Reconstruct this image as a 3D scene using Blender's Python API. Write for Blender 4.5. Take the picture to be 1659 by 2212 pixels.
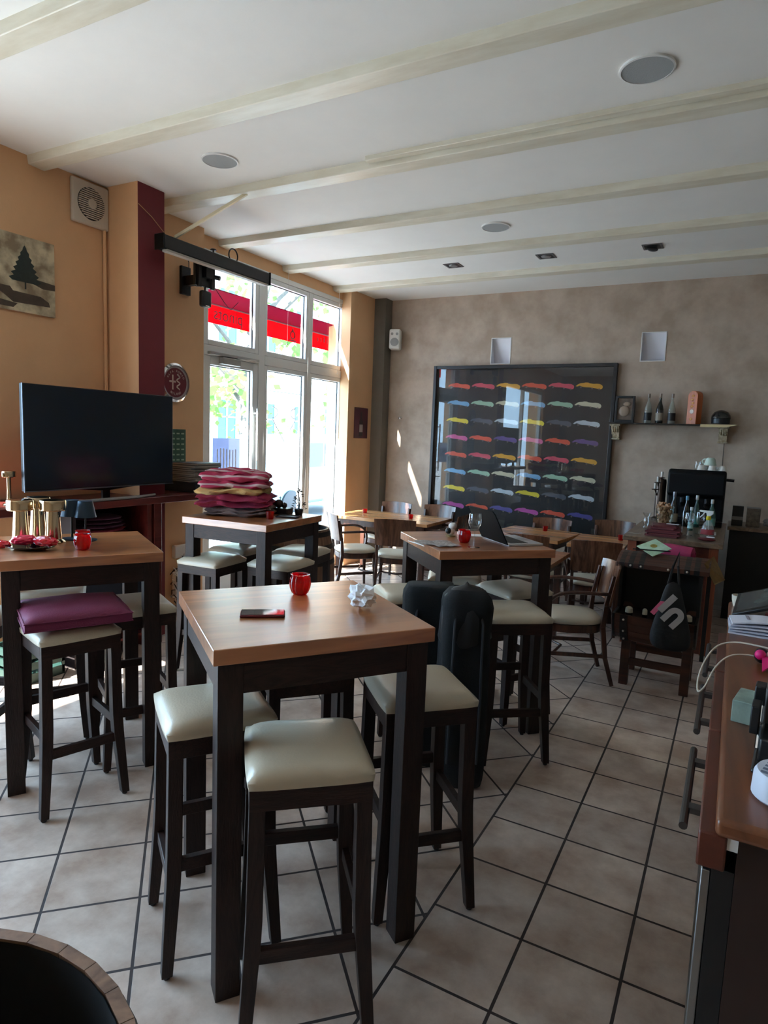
import bpy, bmesh, math, random
from mathutils import Vector, Matrix, noise
for o in list(bpy.data.objects): bpy.data.objects.remove(o, do_unlink=True)
SC = bpy.context.scene
COL = SC.collection
R = math.radians
random.seed(7)

# ------------------------------------------------------------------ camera, world, sun, exposure
CAM_H = 1.724
yaw, pitch, roll = R(-28.327), R(6.783), R(2.214)
fwd = Vector((math.sin(yaw)*math.cos(pitch), math.cos(yaw)*math.cos(pitch), -math.sin(pitch)))
rgt = Vector((math.cos(yaw), -math.sin(yaw), 0)); up = rgt.cross(fwd)
rg2 = math.cos(roll)*rgt + math.sin(roll)*up
up2 = -math.sin(roll)*rgt + math.cos(roll)*up
cam = bpy.data.cameras.new('camera'); cam.sensor_fit = 'HORIZONTAL'; cam.sensor_width = 36
cam.lens = 36*1396.4/1659; cam.clip_start = 0.02; cam.clip_end = 200
co = bpy.data.objects.new('camera', cam); COL.objects.link(co)
M = Matrix((rg2, up2, -fwd)).transposed().to_4x4(); M.translation = (0, 0, CAM_H)
co.matrix_world = M
SC.camera = co

SKY_STRENGTH = 10.5
SUN_STRENGTH = 34.0
SUN_DIR = Vector((1.0, 2.4, -2.25)).normalized()
SC.view_settings.view_transform = 'Standard'
SC.view_settings.look = 'None'
SC.view_settings.exposure = 0.56
SC.view_settings.gamma = 1.0
SC.view_settings.use_curve_mapping = False
try:
    SC.cycles.use_denoising = True
    SC.cycles.max_bounces = 10
    SC.cycles.diffuse_bounces = 5
    SC.cycles.transparent_max_bounces = 16
    SC.cycles.caustics_reflective = False
    SC.cycles.caustics_refractive = False
    SC.cycles.sample_clamp_indirect = 6.0
except Exception: pass

world = bpy.data.worlds.new('world'); SC.world = world; world.use_nodes = True
wn = world.node_tree; wn.nodes.clear()
wo = wn.nodes.new('ShaderNodeOutputWorld'); wb = wn.nodes.new('ShaderNodeBackground')
wb.inputs[0].default_value = (0.47, 0.71, 1.0, 1); wb.inputs[1].default_value = SKY_STRENGTH
wn.links.new(wb.outputs[0], wo.inputs[0])
sl = bpy.data.lights.new('sun', 'SUN'); sl.energy = SUN_STRENGTH; sl.angle = R(0.6); sl.color = (1.0, 0.97, 0.92)
so = bpy.data.objects.new('sun', sl); COL.objects.link(so); so.rotation_euler = SUN_DIR.to_track_quat('-Z', 'Y').to_euler(); so.location = (-12, -5, 14)
def portal(name, loc, sx, sy):
    l = bpy.data.lights.new(name, 'AREA'); l.shape = 'RECTANGLE'; l.size = sx; l.size_y = sy; l.energy = 1
    l.cycles.is_portal = True
    o = bpy.data.objects.new(name, l); COL.objects.link(o); o.location = loc
    o.rotation_euler = Vector((1, 0, 0)).to_track_quat('-Z', 'Z').to_euler()
portal('window_portal', (-4.72, 5.95, 1.72), 2.50, 3.36)
portal('side_portal', (-4.60, 0.70, 1.50), 3.10, 2.90)

# ------------------------------------------------------------------ materials
MATS = {}
def lin(c):
    return tuple(((v/255)/12.92 if v/255 <= 0.04045 else ((v/255+0.055)/1.055)**2.4) for v in c)
def base(name):
    m = bpy.data.materials.new(name); m.use_nodes = True
    nt = m.node_tree; b = nt.nodes['Principled BSDF']
    MATS[name] = m
    return m, nt, b
def N(nt, t, **kw):
    n = nt.nodes.new(t)
    for k, v in kw.items():
        if k in n.inputs: n.inputs[k].default_value = v
        else: setattr(n, k, v)
    return n
def mat(name, col, rough=0.5, metal=0.0, var=0.0, vscale=6.0, bump=0.0, bscale=40.0, spec=None, coat=0.0, emit=None, col2=None, stretch=(1, 1, 1)):
    if name in MATS: return MATS[name]
    m, nt, b = base(name)
    c = lin(col)
    b.inputs['Base Color'].default_value = (*c, 1); b.inputs['Roughness'].default_value = rough
    b.inputs['Metallic'].default_value = metal
    if spec is not None: b.inputs['Specular IOR Level'].default_value = spec
    if coat: b.inputs['Coat Weight'].default_value = coat; b.inputs['Coat Roughness'].default_value = 0.1
    if emit:
        b.inputs['Emission Color'].default_value = (*lin(emit[0]), 1); b.inputs['Emission Strength'].default_value = emit[1]
    if var or col2 or bump:
        tc = N(nt, 'ShaderNodeTexCoord'); mp = N(nt, 'ShaderNodeMapping', Scale=stretch)
        nt.links.new(tc.outputs['Object'], mp.inputs['Vector'])
    if var or col2:
        no = N(nt, 'ShaderNodeTexNoise', Scale=vscale, Detail=6.0, Roughness=0.6)
        nt.links.new(mp.outputs[0], no.inputs['Vector'])
        cr = N(nt, 'ShaderNodeValToRGB')
        c2 = lin(col2) if col2 else tuple(v*(1-var) for v in c)
        cr.color_ramp.elements[0].position = 0.35; cr.color_ramp.elements[1].position = 0.65
        cr.color_ramp.elements[0].color = (*c2, 1); cr.color_ramp.elements[1].color = (*c, 1)
        nt.links.new(no.outputs['Fac'], cr.inputs[0]); nt.links.new(cr.outputs[0], b.inputs['Base Color'])
    if bump:
        n2 = N(nt, 'ShaderNodeTexNoise', Scale=bscale, Detail=4.0)
        nt.links.new(mp.outputs[0], n2.inputs['Vector'])
        bp = N(nt, 'ShaderNodeBump', Strength=bump, Distance=0.01)
        nt.links.new(n2.outputs['Fac'], bp.inputs['Height']); nt.links.new(bp.outputs[0], b.inputs['Normal'])
    return m
def wood(name, c1, c2, rough=0.4, axis='X', scale=9.0, strips=0.0, bump=0.08, spec=0.5):
    if name in MATS: return MATS[name]
    m, nt, b = base(name)
    tc = N(nt, 'ShaderNodeTexCoord')
    st = {'X': (0.12, 1, 1), 'Y': (1, 0.12, 1), 'Z': (1, 1, 0.12)}[axis]
    mp = N(nt, 'ShaderNodeMapping', Scale=st); nt.links.new(tc.outputs['Object'], mp.inputs['Vector'])
    no = N(nt, 'ShaderNodeTexNoise', Scale=scale, Detail=3.0, Distortion=1.2)
    nt.links.new(mp.outputs[0], no.inputs['Vector'])
    mu = N(nt, 'ShaderNodeMath', operation='MULTIPLY'); mu.inputs[1].default_value = 9.0
    fr = N(nt, 'ShaderNodeMath', operation='PINGPONG'); fr.inputs[1].default_value = 1.0
    nt.links.new(no.outputs['Fac'], mu.inputs[0]); nt.links.new(mu.outputs[0], fr.inputs[0])
    fi = N(nt, 'ShaderNodeTexNoise', Scale=scale*14, Detail=5.0); nt.links.new(mp.outputs[0], fi.inputs['Vector'])
    ad = N(nt, 'ShaderNodeMath', operation='MULTIPLY_ADD'); ad.inputs[1].default_value = 0.55
    nt.links.new(fr.outputs[0], ad.inputs[0])
    m2 = N(nt, 'ShaderNodeMath', operation='MULTIPLY'); m2.inputs[1].default_value = 0.5
    nt.links.new(fi.outputs['Fac'], m2.inputs[0]); nt.links.new(m2.outputs[0], ad.inputs[2])
    cr = N(nt, 'ShaderNodeValToRGB'); cr.color_ramp.elements[0].color = (*lin(c1), 1); cr.color_ramp.elements[1].color = (*lin(c2), 1)
    cr.color_ramp.elements[0].position = 0.1; cr.color_ramp.elements[1].position = 0.85
    nt.links.new(ad.outputs[0], cr.inputs[0])
    src = cr.outputs[0]
    if strips:
        sx = N(nt, 'ShaderNodeSeparateXYZ'); nt.links.new(tc.outputs['Object'], sx.inputs[0])
        dv = N(nt, 'ShaderNodeMath', operation='DIVIDE'); dv.inputs[1].default_value = strips
        nt.links.new(sx.outputs[1 if axis == 'X' else 0], dv.inputs[0])
        fl = N(nt, 'ShaderNodeMath', operation='FLOOR'); nt.links.new(dv.outputs[0], fl.inputs[0])
        wnz = N(nt, 'ShaderNodeTexWhiteNoise', noise_dimensions='1D'); nt.links.new(fl.outputs[0], wnz.inputs['W'])
        hs = N(nt, 'ShaderNodeHueSaturation'); nt.links.new(src, hs.inputs['Color'])
        mr = N(nt, 'ShaderNodeMapRange'); mr.inputs['To Min'].default_value = 0.8; mr.inputs['To Max'].default_value = 1.15
        nt.links.new(wnz.outputs[0], mr.inputs[0]); nt.links.new(mr.outputs[0], hs.inputs['Value'])
        src = hs.outputs[0]
    nt.links.new(src, b.inputs['Base Color'])
    b.inputs['Roughness'].default_value = rough; b.inputs['Specular IOR Level'].default_value = spec
    if bump:
        bp = N(nt, 'ShaderNodeBump', Strength=bump, Distance=0.004)
        nt.links.new(fi.outputs['Fac'], bp.inputs['Height']); nt.links.new(bp.outputs[0], b.inputs['Normal'])
    return m
def glass(name, tint=(1, 1, 1), rough=0.0, refl=1.0, body=0.0, bodycol=(255, 255, 255), trans=False):
    """thin glass: tinted see-through plus mirror reflection by Fresnel"""
    if name in MATS: return MATS[name]
    m, nt, b = base(name)
    out = nt.nodes['Material Output']
    tr = N(nt, 'ShaderNodeBsdfTransparent'); tr.inputs[0].default_value = (*tint, 1)
    gl = N(nt, 'ShaderNodeBsdfGlossy'); gl.inputs['Roughness'].default_value = rough
    fr = N(nt, 'ShaderNodeFresnel', IOR=1.5)
    ml = N(nt, 'ShaderNodeMath', operation='MULTIPLY'); ml.inputs[1].default_value = refl
    ge = N(nt, 'ShaderNodeNewGeometry'); sb = N(nt, 'ShaderNodeMath', operation='SUBTRACT'); sb.inputs[0].default_value = refl
    m_r = N(nt, 'ShaderNodeMath', operation='MULTIPLY'); m_r.inputs[1].default_value = refl
    nt.links.new(ge.outputs['Backfacing'], m_r.inputs[0]); nt.links.new(m_r.outputs[0], sb.inputs[1]); nt.links.new(sb.outputs[0], ml.inputs[1])
    nt.links.new(fr.outputs[0], ml.inputs[0])
    mx = N(nt, 'ShaderNodeMixShader'); nt.links.new(ml.outputs[0], mx.inputs[0])
    src = tr.outputs[0]
    if body:
        if trans: df = N(nt, 'ShaderNodeBsdfTranslucent'); df.inputs[0].default_value = (*lin(bodycol), 1)
        else: df = N(nt, 'ShaderNodeBsdfPrincipled'); df.inputs['Base Color'].default_value = (*lin(bodycol), 1); df.inputs['Roughness'].default_value = 0.3
        m1 = N(nt, 'ShaderNodeMixShader'); m1.inputs[0].default_value = body
        nt.links.new(tr.outputs[0], m1.inputs[1]); nt.links.new(df.outputs[0], m1.inputs[2]); src = m1.outputs[0]
    nt.links.new(src, mx.inputs[1]); nt.links.new(gl.outputs[0], mx.inputs[2]); nt.links.new(mx.outputs[0], out.inputs[0])
    nt.nodes.remove(b)
    return m
def fabric_light(name, col, trans=0.5):
    m, nt, b = base(name); out = nt.nodes['Material Output']
    d = N(nt, 'ShaderNodeBsdfDiffuse'); d.inputs[0].default_value = (*lin(col), 1)
    t = N(nt, 'ShaderNodeBsdfTranslucent'); t.inputs[0].default_value = (*lin(col), 1)
    mx = N(nt, 'ShaderNodeMixShader'); mx.inputs[0].default_value = trans
    nt.links.new(d.outputs[0], mx.inputs[1]); nt.links.new(t.outputs[0], mx.inputs[2]); nt.links.new(mx.outputs[0], out.inputs[0])
    nt.nodes.remove(b)
    return m
def tiles(name, ox, oy, rot):
    m, nt, b = base(name)
    tc = N(nt, 'ShaderNodeTexCoord'); mp = N(nt, 'ShaderNodeMapping', vector_type='TEXTURE')
    mp.inputs['Location'].default_value = (ox, oy, 0); mp.inputs['Rotation'].default_value = (0, 0, rot)
    nt.links.new(tc.outputs['Object'], mp.inputs['Vector'])
    br = N(nt, 'ShaderNodeTexBrick', offset=0.0, squash=1.0)
    for k, v in (('Scale', 1.0), ('Brick Width', 0.33), ('Row Height', 0.33), ('Mortar Size', 0.0056), ('Mortar Smooth', 0.15), ('Bias', 0.0)): br.inputs[k].default_value = v
    br.inputs['Color1'].default_value = (0, 0, 0, 1); br.inputs['Color2'].default_value = (1, 1, 1, 1); br.inputs['Mortar'].default_value = (.5, .5, .5, 1)
    nt.links.new(mp.outputs[0], br.inputs['Vector'])
    n1 = N(nt, 'ShaderNodeTexNoise', Scale=5.0, Detail=8.0, Roughness=0.62); nt.links.new(tc.outputs['Object'], n1.inputs['Vector'])
    cr = N(nt, 'ShaderNodeValToRGB'); cr.color_ramp.elements[0].position = .36; cr.color_ramp.elements[1].position = .66
    cr.color_ramp.elements[0].color = (*lin((175, 151, 135)), 1); cr.color_ramp.elements[1].color = (*lin((218, 200, 186)), 1)
    nt.links.new(n1.outputs['Fac'], cr.inputs[0])
    mr = N(nt, 'ShaderNodeMapRange'); mr.inputs['To Min'].default_value = .86; mr.inputs['To Max'].default_value = 1.08
    nt.links.new(br.outputs['Color'], mr.inputs[0])
    hs = N(nt, 'ShaderNodeHueSaturation'); nt.links.new(cr.outputs[0], hs.inputs['Color']); nt.links.new(mr.outputs[0], hs.inputs['Value'])
    mx = N(nt, 'ShaderNodeMixRGB'); mx.inputs[2].default_value = (*lin((62, 52, 50)), 1)
    nt.links.new(br.outputs['Fac'], mx.inputs[0]); nt.links.new(hs.outputs[0], mx.inputs[1]); nt.links.new(mx.outputs[0], b.inputs['Base Color'])
    rm = N(nt, 'ShaderNodeMapRange'); rm.inputs['To Min'].default_value = .30; rm.inputs['To Max'].default_value = .9
    nt.links.new(br.outputs['Fac'], rm.inputs[0]); nt.links.new(rm.outputs[0], b.inputs['Roughness'])
    iv = N(nt, 'ShaderNodeMath', operation='SUBTRACT'); iv.inputs[0].default_value = 1.0; nt.links.new(br.outputs['Fac'], iv.inputs[1])
    ad = N(nt, 'ShaderNodeMath', operation='MULTIPLY_ADD'); ad.inputs[1].default_value = 0.12
    nt.links.new(n1.outputs['Fac'], ad.inputs[0]); nt.links.new(iv.outputs[0], ad.inputs[2])
    bp = N(nt, 'ShaderNodeBump', Strength=0.45, Distance=0.003); nt.links.new(ad.outputs[0], bp.inputs['Height']); nt.links.new(bp.outputs[0], b.inputs['Normal'])
    return m

CEIL = mat('ceiling_paint', (236, 235, 230), .75, var=.04, vscale=2, bump=.05, bscale=120)
BEAM = mat('beam_paint', (226, 222, 205), .38, col2=(212, 205, 184), vscale=5, stretch=(.6, 3, 3), bump=.10, bscale=14)
PEACH = mat('peach_wall_paint', (226, 180, 136), .8, var=.06, vscale=3, bump=.08, bscale=90)
BURG = mat('burgundy_paint', (122, 42, 50), .7, var=.05)
STUCCO = mat('taupe_stucco', (190, 172, 154), .6, col2=(166, 146, 127), vscale=3.2, bump=.12, bscale=12)
GREYP = mat('grey_pipe_paint', (112, 108, 98), .7, var=.08)
OAK = wood('oak_tabletop', (150, 88, 48), (192, 122, 70), .34, 'X', 4, strips=.088, spec=.6, bump=.02)
for _k in ('oak_tabletop',):
    _b = MATS[_k].node_tree.nodes['Principled BSDF']; _b.inputs['Coat Weight'].default_value = 1.0; _b.inputs['Coat Roughness'].default_value = .25; _b.inputs['Coat IOR'].default_value = 1.75
OAKE = wood('oak_dining', (156, 102, 64), (198, 142, 92), .22, 'X', 4, strips=.07, bump=.02)
DARKW = wood('dark_stained_wood', (28, 19, 17), (50, 33, 28), .48, 'Z', 22, bump=.25, spec=.3)
DARKX = wood('dark_stained_wood_rail', (28, 19, 17), (54, 34, 28), .48, 'X', 22, bump=.25, spec=.3)
CHAIRW = wood('walnut_chair_wood', (44, 25, 18), (84, 50, 36), .3, 'Z', 8, bump=.05)
PLYW = wood('walnut_backrest_veneer', (58, 34, 25), (116, 78, 57), .2, 'Z', 7, bump=.02)
LEATH = mat('cream_leather', (198, 186, 164), .30, var=.05, vscale=5, bump=.10, bscale=140)
BARW = wood('bar_worktop_wood', (92, 52, 32), (124, 74, 46), .28, 'Y', 5)
BARD = wood('bar_drawer_wood', (70, 30, 20), (98, 46, 30), .35, 'Y', 6)
SIDEW = wood('mahogany_sideboard', (66, 22, 20), (98, 38, 34), .35, 'Y', 5)
BLACK = mat('black_plastic', (16, 16, 18), .4)
BLACKM = mat('black_metal', (20, 20, 22), .35, metal=.6)
SATIN = mat('black_fabric', (13, 14, 16), .9, bump=.3, bscale=220)
STEEL = mat('brushed_steel', (150, 150, 150), .32, metal=1.0)
CHROME = mat('chrome', (215, 215, 215), .12, metal=1.0)
GOLD = mat('brass_gold', (208, 184, 150), .14, metal=1.0)
WHITEP = mat('white_plastic', (225, 225, 222), .4)
WFRAME = mat('white_window_frame', (226, 228, 226), .35)
PAPER = mat('white_paper', (232, 232, 235), .85)
REDG = glass('red_candle_glass', (.86, .035, .06), .03, 1.3, body=.42, bodycol=(214, 14, 40), trans=True)
CLEAR = glass('clear_window_glass', (.96, .98, .97), 0.0, .7)
WINEG = glass('wine_glass', (.95, .96, .96), .01, 2.6)
BOTG = glass('clear_bottle_glass', (.70, .74, .70), .03, 1.6, body=.25, bodycol=(200, 200, 190))
DKBOT = mat('dark_bottle_glass', (14, 16, 14), .08, spec=.8)
PETG = glass('green_bottle_plastic', (.35, .6, .55), .04, 1.5, body=.3, bodycol=(60, 120, 110))
WINEPAPER = mat('burgundy_leather', (92, 22, 34), .4)
MAGENTA = mat('magenta_fabric', (158, 44, 82), .85, bump=.25, bscale=160)
CREAM = mat('cream_plaster', (205, 190, 160), .8, col2=(140, 120, 90), vscale=30, bump=.5, bscale=40)
LIGHTG = mat('speaker_grille_grey', (196, 198, 196), .6)

# ------------------------------------------------------------------ mesh builder
class MB:
    def __init__(s): s.v = []; s.f = []; s.m = []; s.cur = 0
    def add(s, vs, fs):
        o = len(s.v); s.v += [tuple(v) for v in vs]; s.f += [tuple(i+o for i in f) for f in fs]; s.m += [s.cur]*len(fs); return s
    def box(s, x0, y0, z0, x1, y1, z1):
        return s.add([(x0,y0,z0),(x1,y0,z0),(x1,y1,z0),(x0,y1,z0),(x0,y0,z1),(x1,y0,z1),(x1,y1,z1),(x0,y1,z1)],
                     [(0,3,2,1),(4,5,6,7),(0,1,5,4),(1,2,6,5),(2,3,7,6),(3,0,4,7)])
    def bar(s, a, b, wa, ha, wb=None, hb=None, upv=(0, 0, 1)):
        a = Vector(a); b = Vector(b); wb = wa if wb is None else wb; hb = ha if hb is None else hb
        d = (b-a).normalized(); u = Vector(upv)
        if abs(d.dot(u)) > .98: u = Vector((0, 1, 0))
        w = d.cross(u).normalized(); h = w.cross(d)
        vs = []
        for p, ww, hh in ((a, wa, ha), (b, wb, hb)):
            for sx, sy in ((-1,-1),(1,-1),(1,1),(-1,1)): vs.append(p + w*sx*ww/2 + h*sy*hh/2)
        return s.add(vs, [(0,1,2,3),(7,6,5,4),(0,4,5,1),(1,5,6,2),(2,6,7,3),(3,7,4,0)])
    def tube(s, pts, r, seg=8, closed=False, caps=True):
        pts = [Vector(p) for p in pts]; n = len(pts); rs = r if isinstance(r, (list, tuple)) else [r]*n
        vs = []; prev = None
        for i, p in enumerate(pts):
            if closed: d = (pts[(i+1) % n]-pts[i-1]).normalized()
            else: d = (pts[min(i+1, n-1)]-pts[max(i-1, 0)]).normalized()
            if prev is None: a = d.orthogonal().normalized()
            else: a = (prev-d*prev.dot(d)).normalized()
            prev = a; b = d.cross(a)
            for k in range(seg):
                t = 2*math.pi*k/seg; vs.append(p + (a*math.cos(t)+b*math.sin(t))*rs[i])
        fs = []
        for i in range(n if closed else n-1):
            j = (i+1) % n
            for k in range(seg): l = (k+1) % seg; fs.append((i*seg+k, i*seg+l, j*seg+l, j*seg+k))
        if not closed and caps: fs.append(tuple(range(seg))[::-1]); fs.append(tuple((n-1)*seg+k for k in range(seg)))
        return s.add(vs, fs)
    def lathe(s, prof, seg=24, c=(0, 0, 0), sx=1, sy=1, axis='Z', cap=True):
        vs = []; fs = []; n = len(prof)
        for r, z in prof:
            for k in range(seg):
                t = 2*math.pi*k/seg; x, y = r*math.cos(t)*sx, r*math.sin(t)*sy
                p = {'Z': (x, y, z), 'Y': (x, z, -y), 'X': (z, x, y)}[axis]
                vs.append((c[0]+p[0], c[1]+p[1], c[2]+p[2]))
        for i in range(n-1):
            for k in range(seg): l = (k+1) % seg; fs.append((i*seg+k, i*seg+l, (i+1)*seg+l, (i+1)*seg+k))
        if cap:
            if prof[0][0] > 1e-5: fs.append(tuple(range(seg))[::-1])
            if prof[-1][0] > 1e-5: fs.append(tuple((n-1)*seg+k for k in range(seg)))
        return s.add(vs, fs)
    def prism(s, poly, o, u, v, w):
        """polygon in (u,v) at origin o, extruded by w"""
        o = Vector(o); u = Vector(u); v = Vector(v); w = Vector(w); n = len(poly)
        a = [o+u*x+v*y for x, y in poly]; vs = a+[p+w for p in a]
        return s.add(vs, [tuple(range(n))[::-1], tuple(range(n, 2*n))]+[(i, (i+1) % n, n+(i+1) % n, n+i) for i in range(n)])
    def ball(s, c, r, seg=14, rings=9, sc=(1, 1, 1), jit=0.0, rnd=None):
        vs = []; fs = []
        for i in range(rings+1):
            ph = math.pi*i/rings
            for k in range(seg):
                t = 2*math.pi*k/seg; d = Vector((math.sin(ph)*math.cos(t), math.sin(ph)*math.sin(t), math.cos(ph)))
                q = r*(1+(noise.noise(d*3+Vector(c)*13)*jit if jit else 0))
                vs.append((c[0]+d.x*q*sc[0], c[1]+d.y*q*sc[1], c[2]+d.z*q*sc[2]))
        for i in range(rings):
            for k in range(seg): l = (k+1) % seg; fs.append((i*seg+k, (i+1)*seg+k, (i+1)*seg+l, i*seg+l))
        return s.add(vs, fs)
    def text(s, body, o, u, v, w, size=1.0, align='CENTER', bold=0.0):
        cu = bpy.data.curves.new('t', 'FONT'); cu.body = body; cu.size = size; cu.align_x = align; cu.align_y = 'CENTER'; cu.resolution_u = 3; cu.offset = bold
        ob = bpy.data.objects.new('t', cu); COL.objects.link(ob)
        bpy.context.view_layer.update()
        me = ob.evaluated_get(bpy.context.evaluated_depsgraph_get()).to_mesh()
        o = Vector(o); u = Vector(u); v = Vector(v); w = Vector(w)
        A = [o+u*q.co.x+v*q.co.y for q in me.vertices]; n = len(A)
        s.add([p+w for p in A], [tuple(p.vertices) for p in me.polygons])
        ob.evaluated_get(bpy.context.evaluated_depsgraph_get()).to_mesh_clear()
        bpy.data.objects.remove(ob); bpy.data.curves.remove(cu)
        return s
    def build(s, name, m, parent=None, smooth=False, bevel=0.0, sub=0, loc=None, rz=0, angle=35, seg=2):
        me = bpy.data.meshes.new(name); me.from_pydata(s.v, [], s.f)
        ms = m if isinstance(m, (list, tuple)) else [m]
        for x in ms: me.materials.append(x)
        if len(ms) > 1: me.polygons.foreach_set('material_index', s.m)
        me.validate(); me.update()
        bm = bmesh.new(); bm.from_mesh(me); bmesh.ops.recalc_face_normals(bm, faces=bm.faces); bm.to_mesh(me); bm.free()
        if smooth:
            for p in me.polygons: p.use_smooth = True
            try: me.set_sharp_from_angle(angle=R(angle))
            except Exception: pass
        o = bpy.data.objects.new(name, me); COL.objects.link(o)
        if parent: o.parent = parent
        if loc: o.location = loc
        if rz: o.rotation_euler.z = rz
        if bevel:
            b = o.modifiers.new('bevel', 'BEVEL'); b.width = bevel; b.segments = seg; b.limit_method = 'ANGLE'; b.angle_limit = R(40)
            if smooth is False:
                for p in me.polygons: p.use_smooth = True
                try: me.set_sharp_from_angle(angle=R(30))
                except Exception: pass
                b.harden_normals = False
        if sub:
            q = o.modifiers.new('sub', 'SUBSURF'); q.levels = sub; q.render_levels = sub
        return o

def tag(o, label, cat, group=None, kind=None):
    o['label'] = label; o['category'] = cat
    if group: o['group'] = group
    if kind: o['kind'] = kind
    return o
def thing(name, label, cat, loc=(0, 0, 0), rz=0, group=None):
    o = bpy.data.objects.new(name, None); COL.objects.link(o); o.empty_display_size = .05
    o.location = loc; o.rotation_euler.z = rz
    return tag(o, label, cat, group)
def struct(o): o['kind'] = 'structure'; return o
def dup(root, loc, rz, label, group=None):
    r = root.copy(); COL.objects.link(r); r.location = loc; r.rotation_euler = (0, 0, rz); r['label'] = label
    if group: r['group'] = group
    for ch in list(root.children):
        c = ch.copy(); COL.objects.link(c); c.parent = r
        for g in list(ch.children):
            d = g.copy(); COL.objects.link(d); d.parent = c
    return r

# ------------------------------------------------------------------ room shell
XW, XR, YB, YF, ZC = -4.42, 3.2, 7.90, -2.6, 3.52
XG = -4.56     # plane of the window recess
f = MB().add([(XG-.3, YF, 0), (-.8422, YF, 0), (-.8422, YB, 0), (XG-.3, YB, 0)], [(0, 1, 2, 3)])
struct(f.build('floor', tiles('tile_diagonal_field', -2.0174, 1.2977, R(45))))
f = MB().add([(-.8422, YF, 0), (XR, YF, 0), (XR, YB, 0), (-.8422, YB, 0)], [(0, 1, 2, 3)])
struct(f.build('floor', tiles('tile_straight_field', -.507, 1.738, 0)))
struct(MB().box(XG-.3, YF-.1, ZC, XR+.1, YB+.1, ZC+.12).build('ceiling', CEIL))
# ceiling beams
for i, y in enumerate((1.93, 2.89, 3.88, 4.88, 5.88, 6.89)):
    if i == 0: y = 1.92
    b = MB(); b.prism([(y-.004, ZC+.01), (y+.006, ZC-.055), (y+.125, ZC-.060), (y+.145, ZC+.01)], (XG+.01, 0, 0), (0, 1, 0), (0, 0, 1), (XR-XG-.02, 0, 0))
    struct(b.build('trim_%d' % (i+1), BEAM, bevel=.004))
b = MB(); b.box(-2.30, 3.815, ZC-.028, XR, 3.872, ZC+.005); struct(b.build('trim_7', BEAM, bevel=.003))
w = MB()
w.box(XW-.4, 2.30, 0, XW, 4.56, ZC+.05)                       # solid wall beside the pilaster
w.box(XW-.4, YF-.1, 0, XW, -.85, ZC+.05)
w.box(XW-.4, -.85, 2.95, XW, 2.30, ZC+.05)
w.box(XG-.2, 4.56, 3.40, XG+.01, 7.12, ZC+.05)                 # head over the big window
w.box(XW-.4, 7.235, 0, XW, YB+.1, ZC+.05)
w.box(XW-.03, 7.12, 0, XW, 7.24, ZC+.05); w.box(XG-.2, 7.225, 0, XW-.02, 7.24, ZC+.05)
w.box(XG-.0, 7.12, 0, XW-.029, 7.24, ZC+.05)
struct(w.build('wall_left', PEACH))
struct(MB().box(XW-.4, YB, 0, XR+.2, YB+.15, 2.66).box(XW-.4, YB, 2.975, XR+.2, YB+.15, ZC+.05)
       .box(XW-.4, YB, 2.66, -2.82, YB+.15, 2.975).box(-2.57, YB, 2.66, -1.055, YB+.15, 2.975).box(-.80, YB, 2.66, XR+.2, YB+.15, 2.975)
       .box(XW-.4, YB+.15, 0, XR+.2, YB+.3, ZC).build('wall_back', STUCCO))
struct(MB().box(XR, YF, 0, XR+.15, YB, ZC+.05).build('wall_right', STUCCO))
struct(MB().box(XW-.4, YF-.15, 0, XR+.15, YF, ZC+.05).build('wall_front', STUCCO))
p = MB(); p.box(XW-.01, 3.515, 0, -4.07, 3.77, ZC); o = struct(p.build('wall_pilaster', [PEACH, BURG]))
o.data.polygons.foreach_set('material_index', [0, 0, 0, 1, 0, 0]); 
for pl in o.data.polygons: pl.material_index = 1 if pl.normal.x > .9 else 0
p = MB().box(XW-.01, 7.72, 0, -4.25, YB+.01, ZC); struct(p.build('wall_pipe_chase', GREYP))
struct(MB().box(XW-.005, 3.80, 0, XW+.014, 4.56, .09).build('baseboard_left', mat('tile_skirting', (150, 125, 105), .4)))
struct(MB().tube([(XW+.018, 3.485, 0), (XW+.018, 3.485, 3.2)], .013, 8).build('trim_8', PEACH, smooth=True))

# light niches cut into the back wall
for nm, x0, x1, lab in (('light_niche', -2.82, -2.57, 'white recessed wall light niche above the framed car picture'),
                        ('light_niche', -1.055, -.80, 'white recessed wall light niche above the bottle shelf')):
    t = thing(nm, lab, 'wall light', (0, YB, 0), 0, 'recessed wall light niches')
    m = MB(); z0, z1 = 2.662, 2.973; x0 += .002; x1 -= .002
    m.add([(x0, 0, z0), (x1, 0, z0), (x1, .01, z1), (x0, .01, z1), (x0, .145, z0+.0), (x1, .145, z0), (x1, .03, z1), (x0, .03, z1)],
          [(4, 5, 6, 7), (0, 4, 7, 3), (1, 2, 6, 5), (0, 1, 5, 4), (3, 7, 6, 2)])
    m.build('recess', mat('niche_white', (228, 226, 230), .6), t)
    m = MB()
    for a in ((x0-.006, z0-.006, x1+.006, z0+.004), (x0-.006, z1-.004, x1+.006, z1+.006), (x0-.006, z0, x0+.004, z1), (x1-.004, z0, x1+.006, z1)):
        m.box(a[0], -.006, a[1], a[2], .004, a[3])
    m.build('rim', WHITEP, t)

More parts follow.
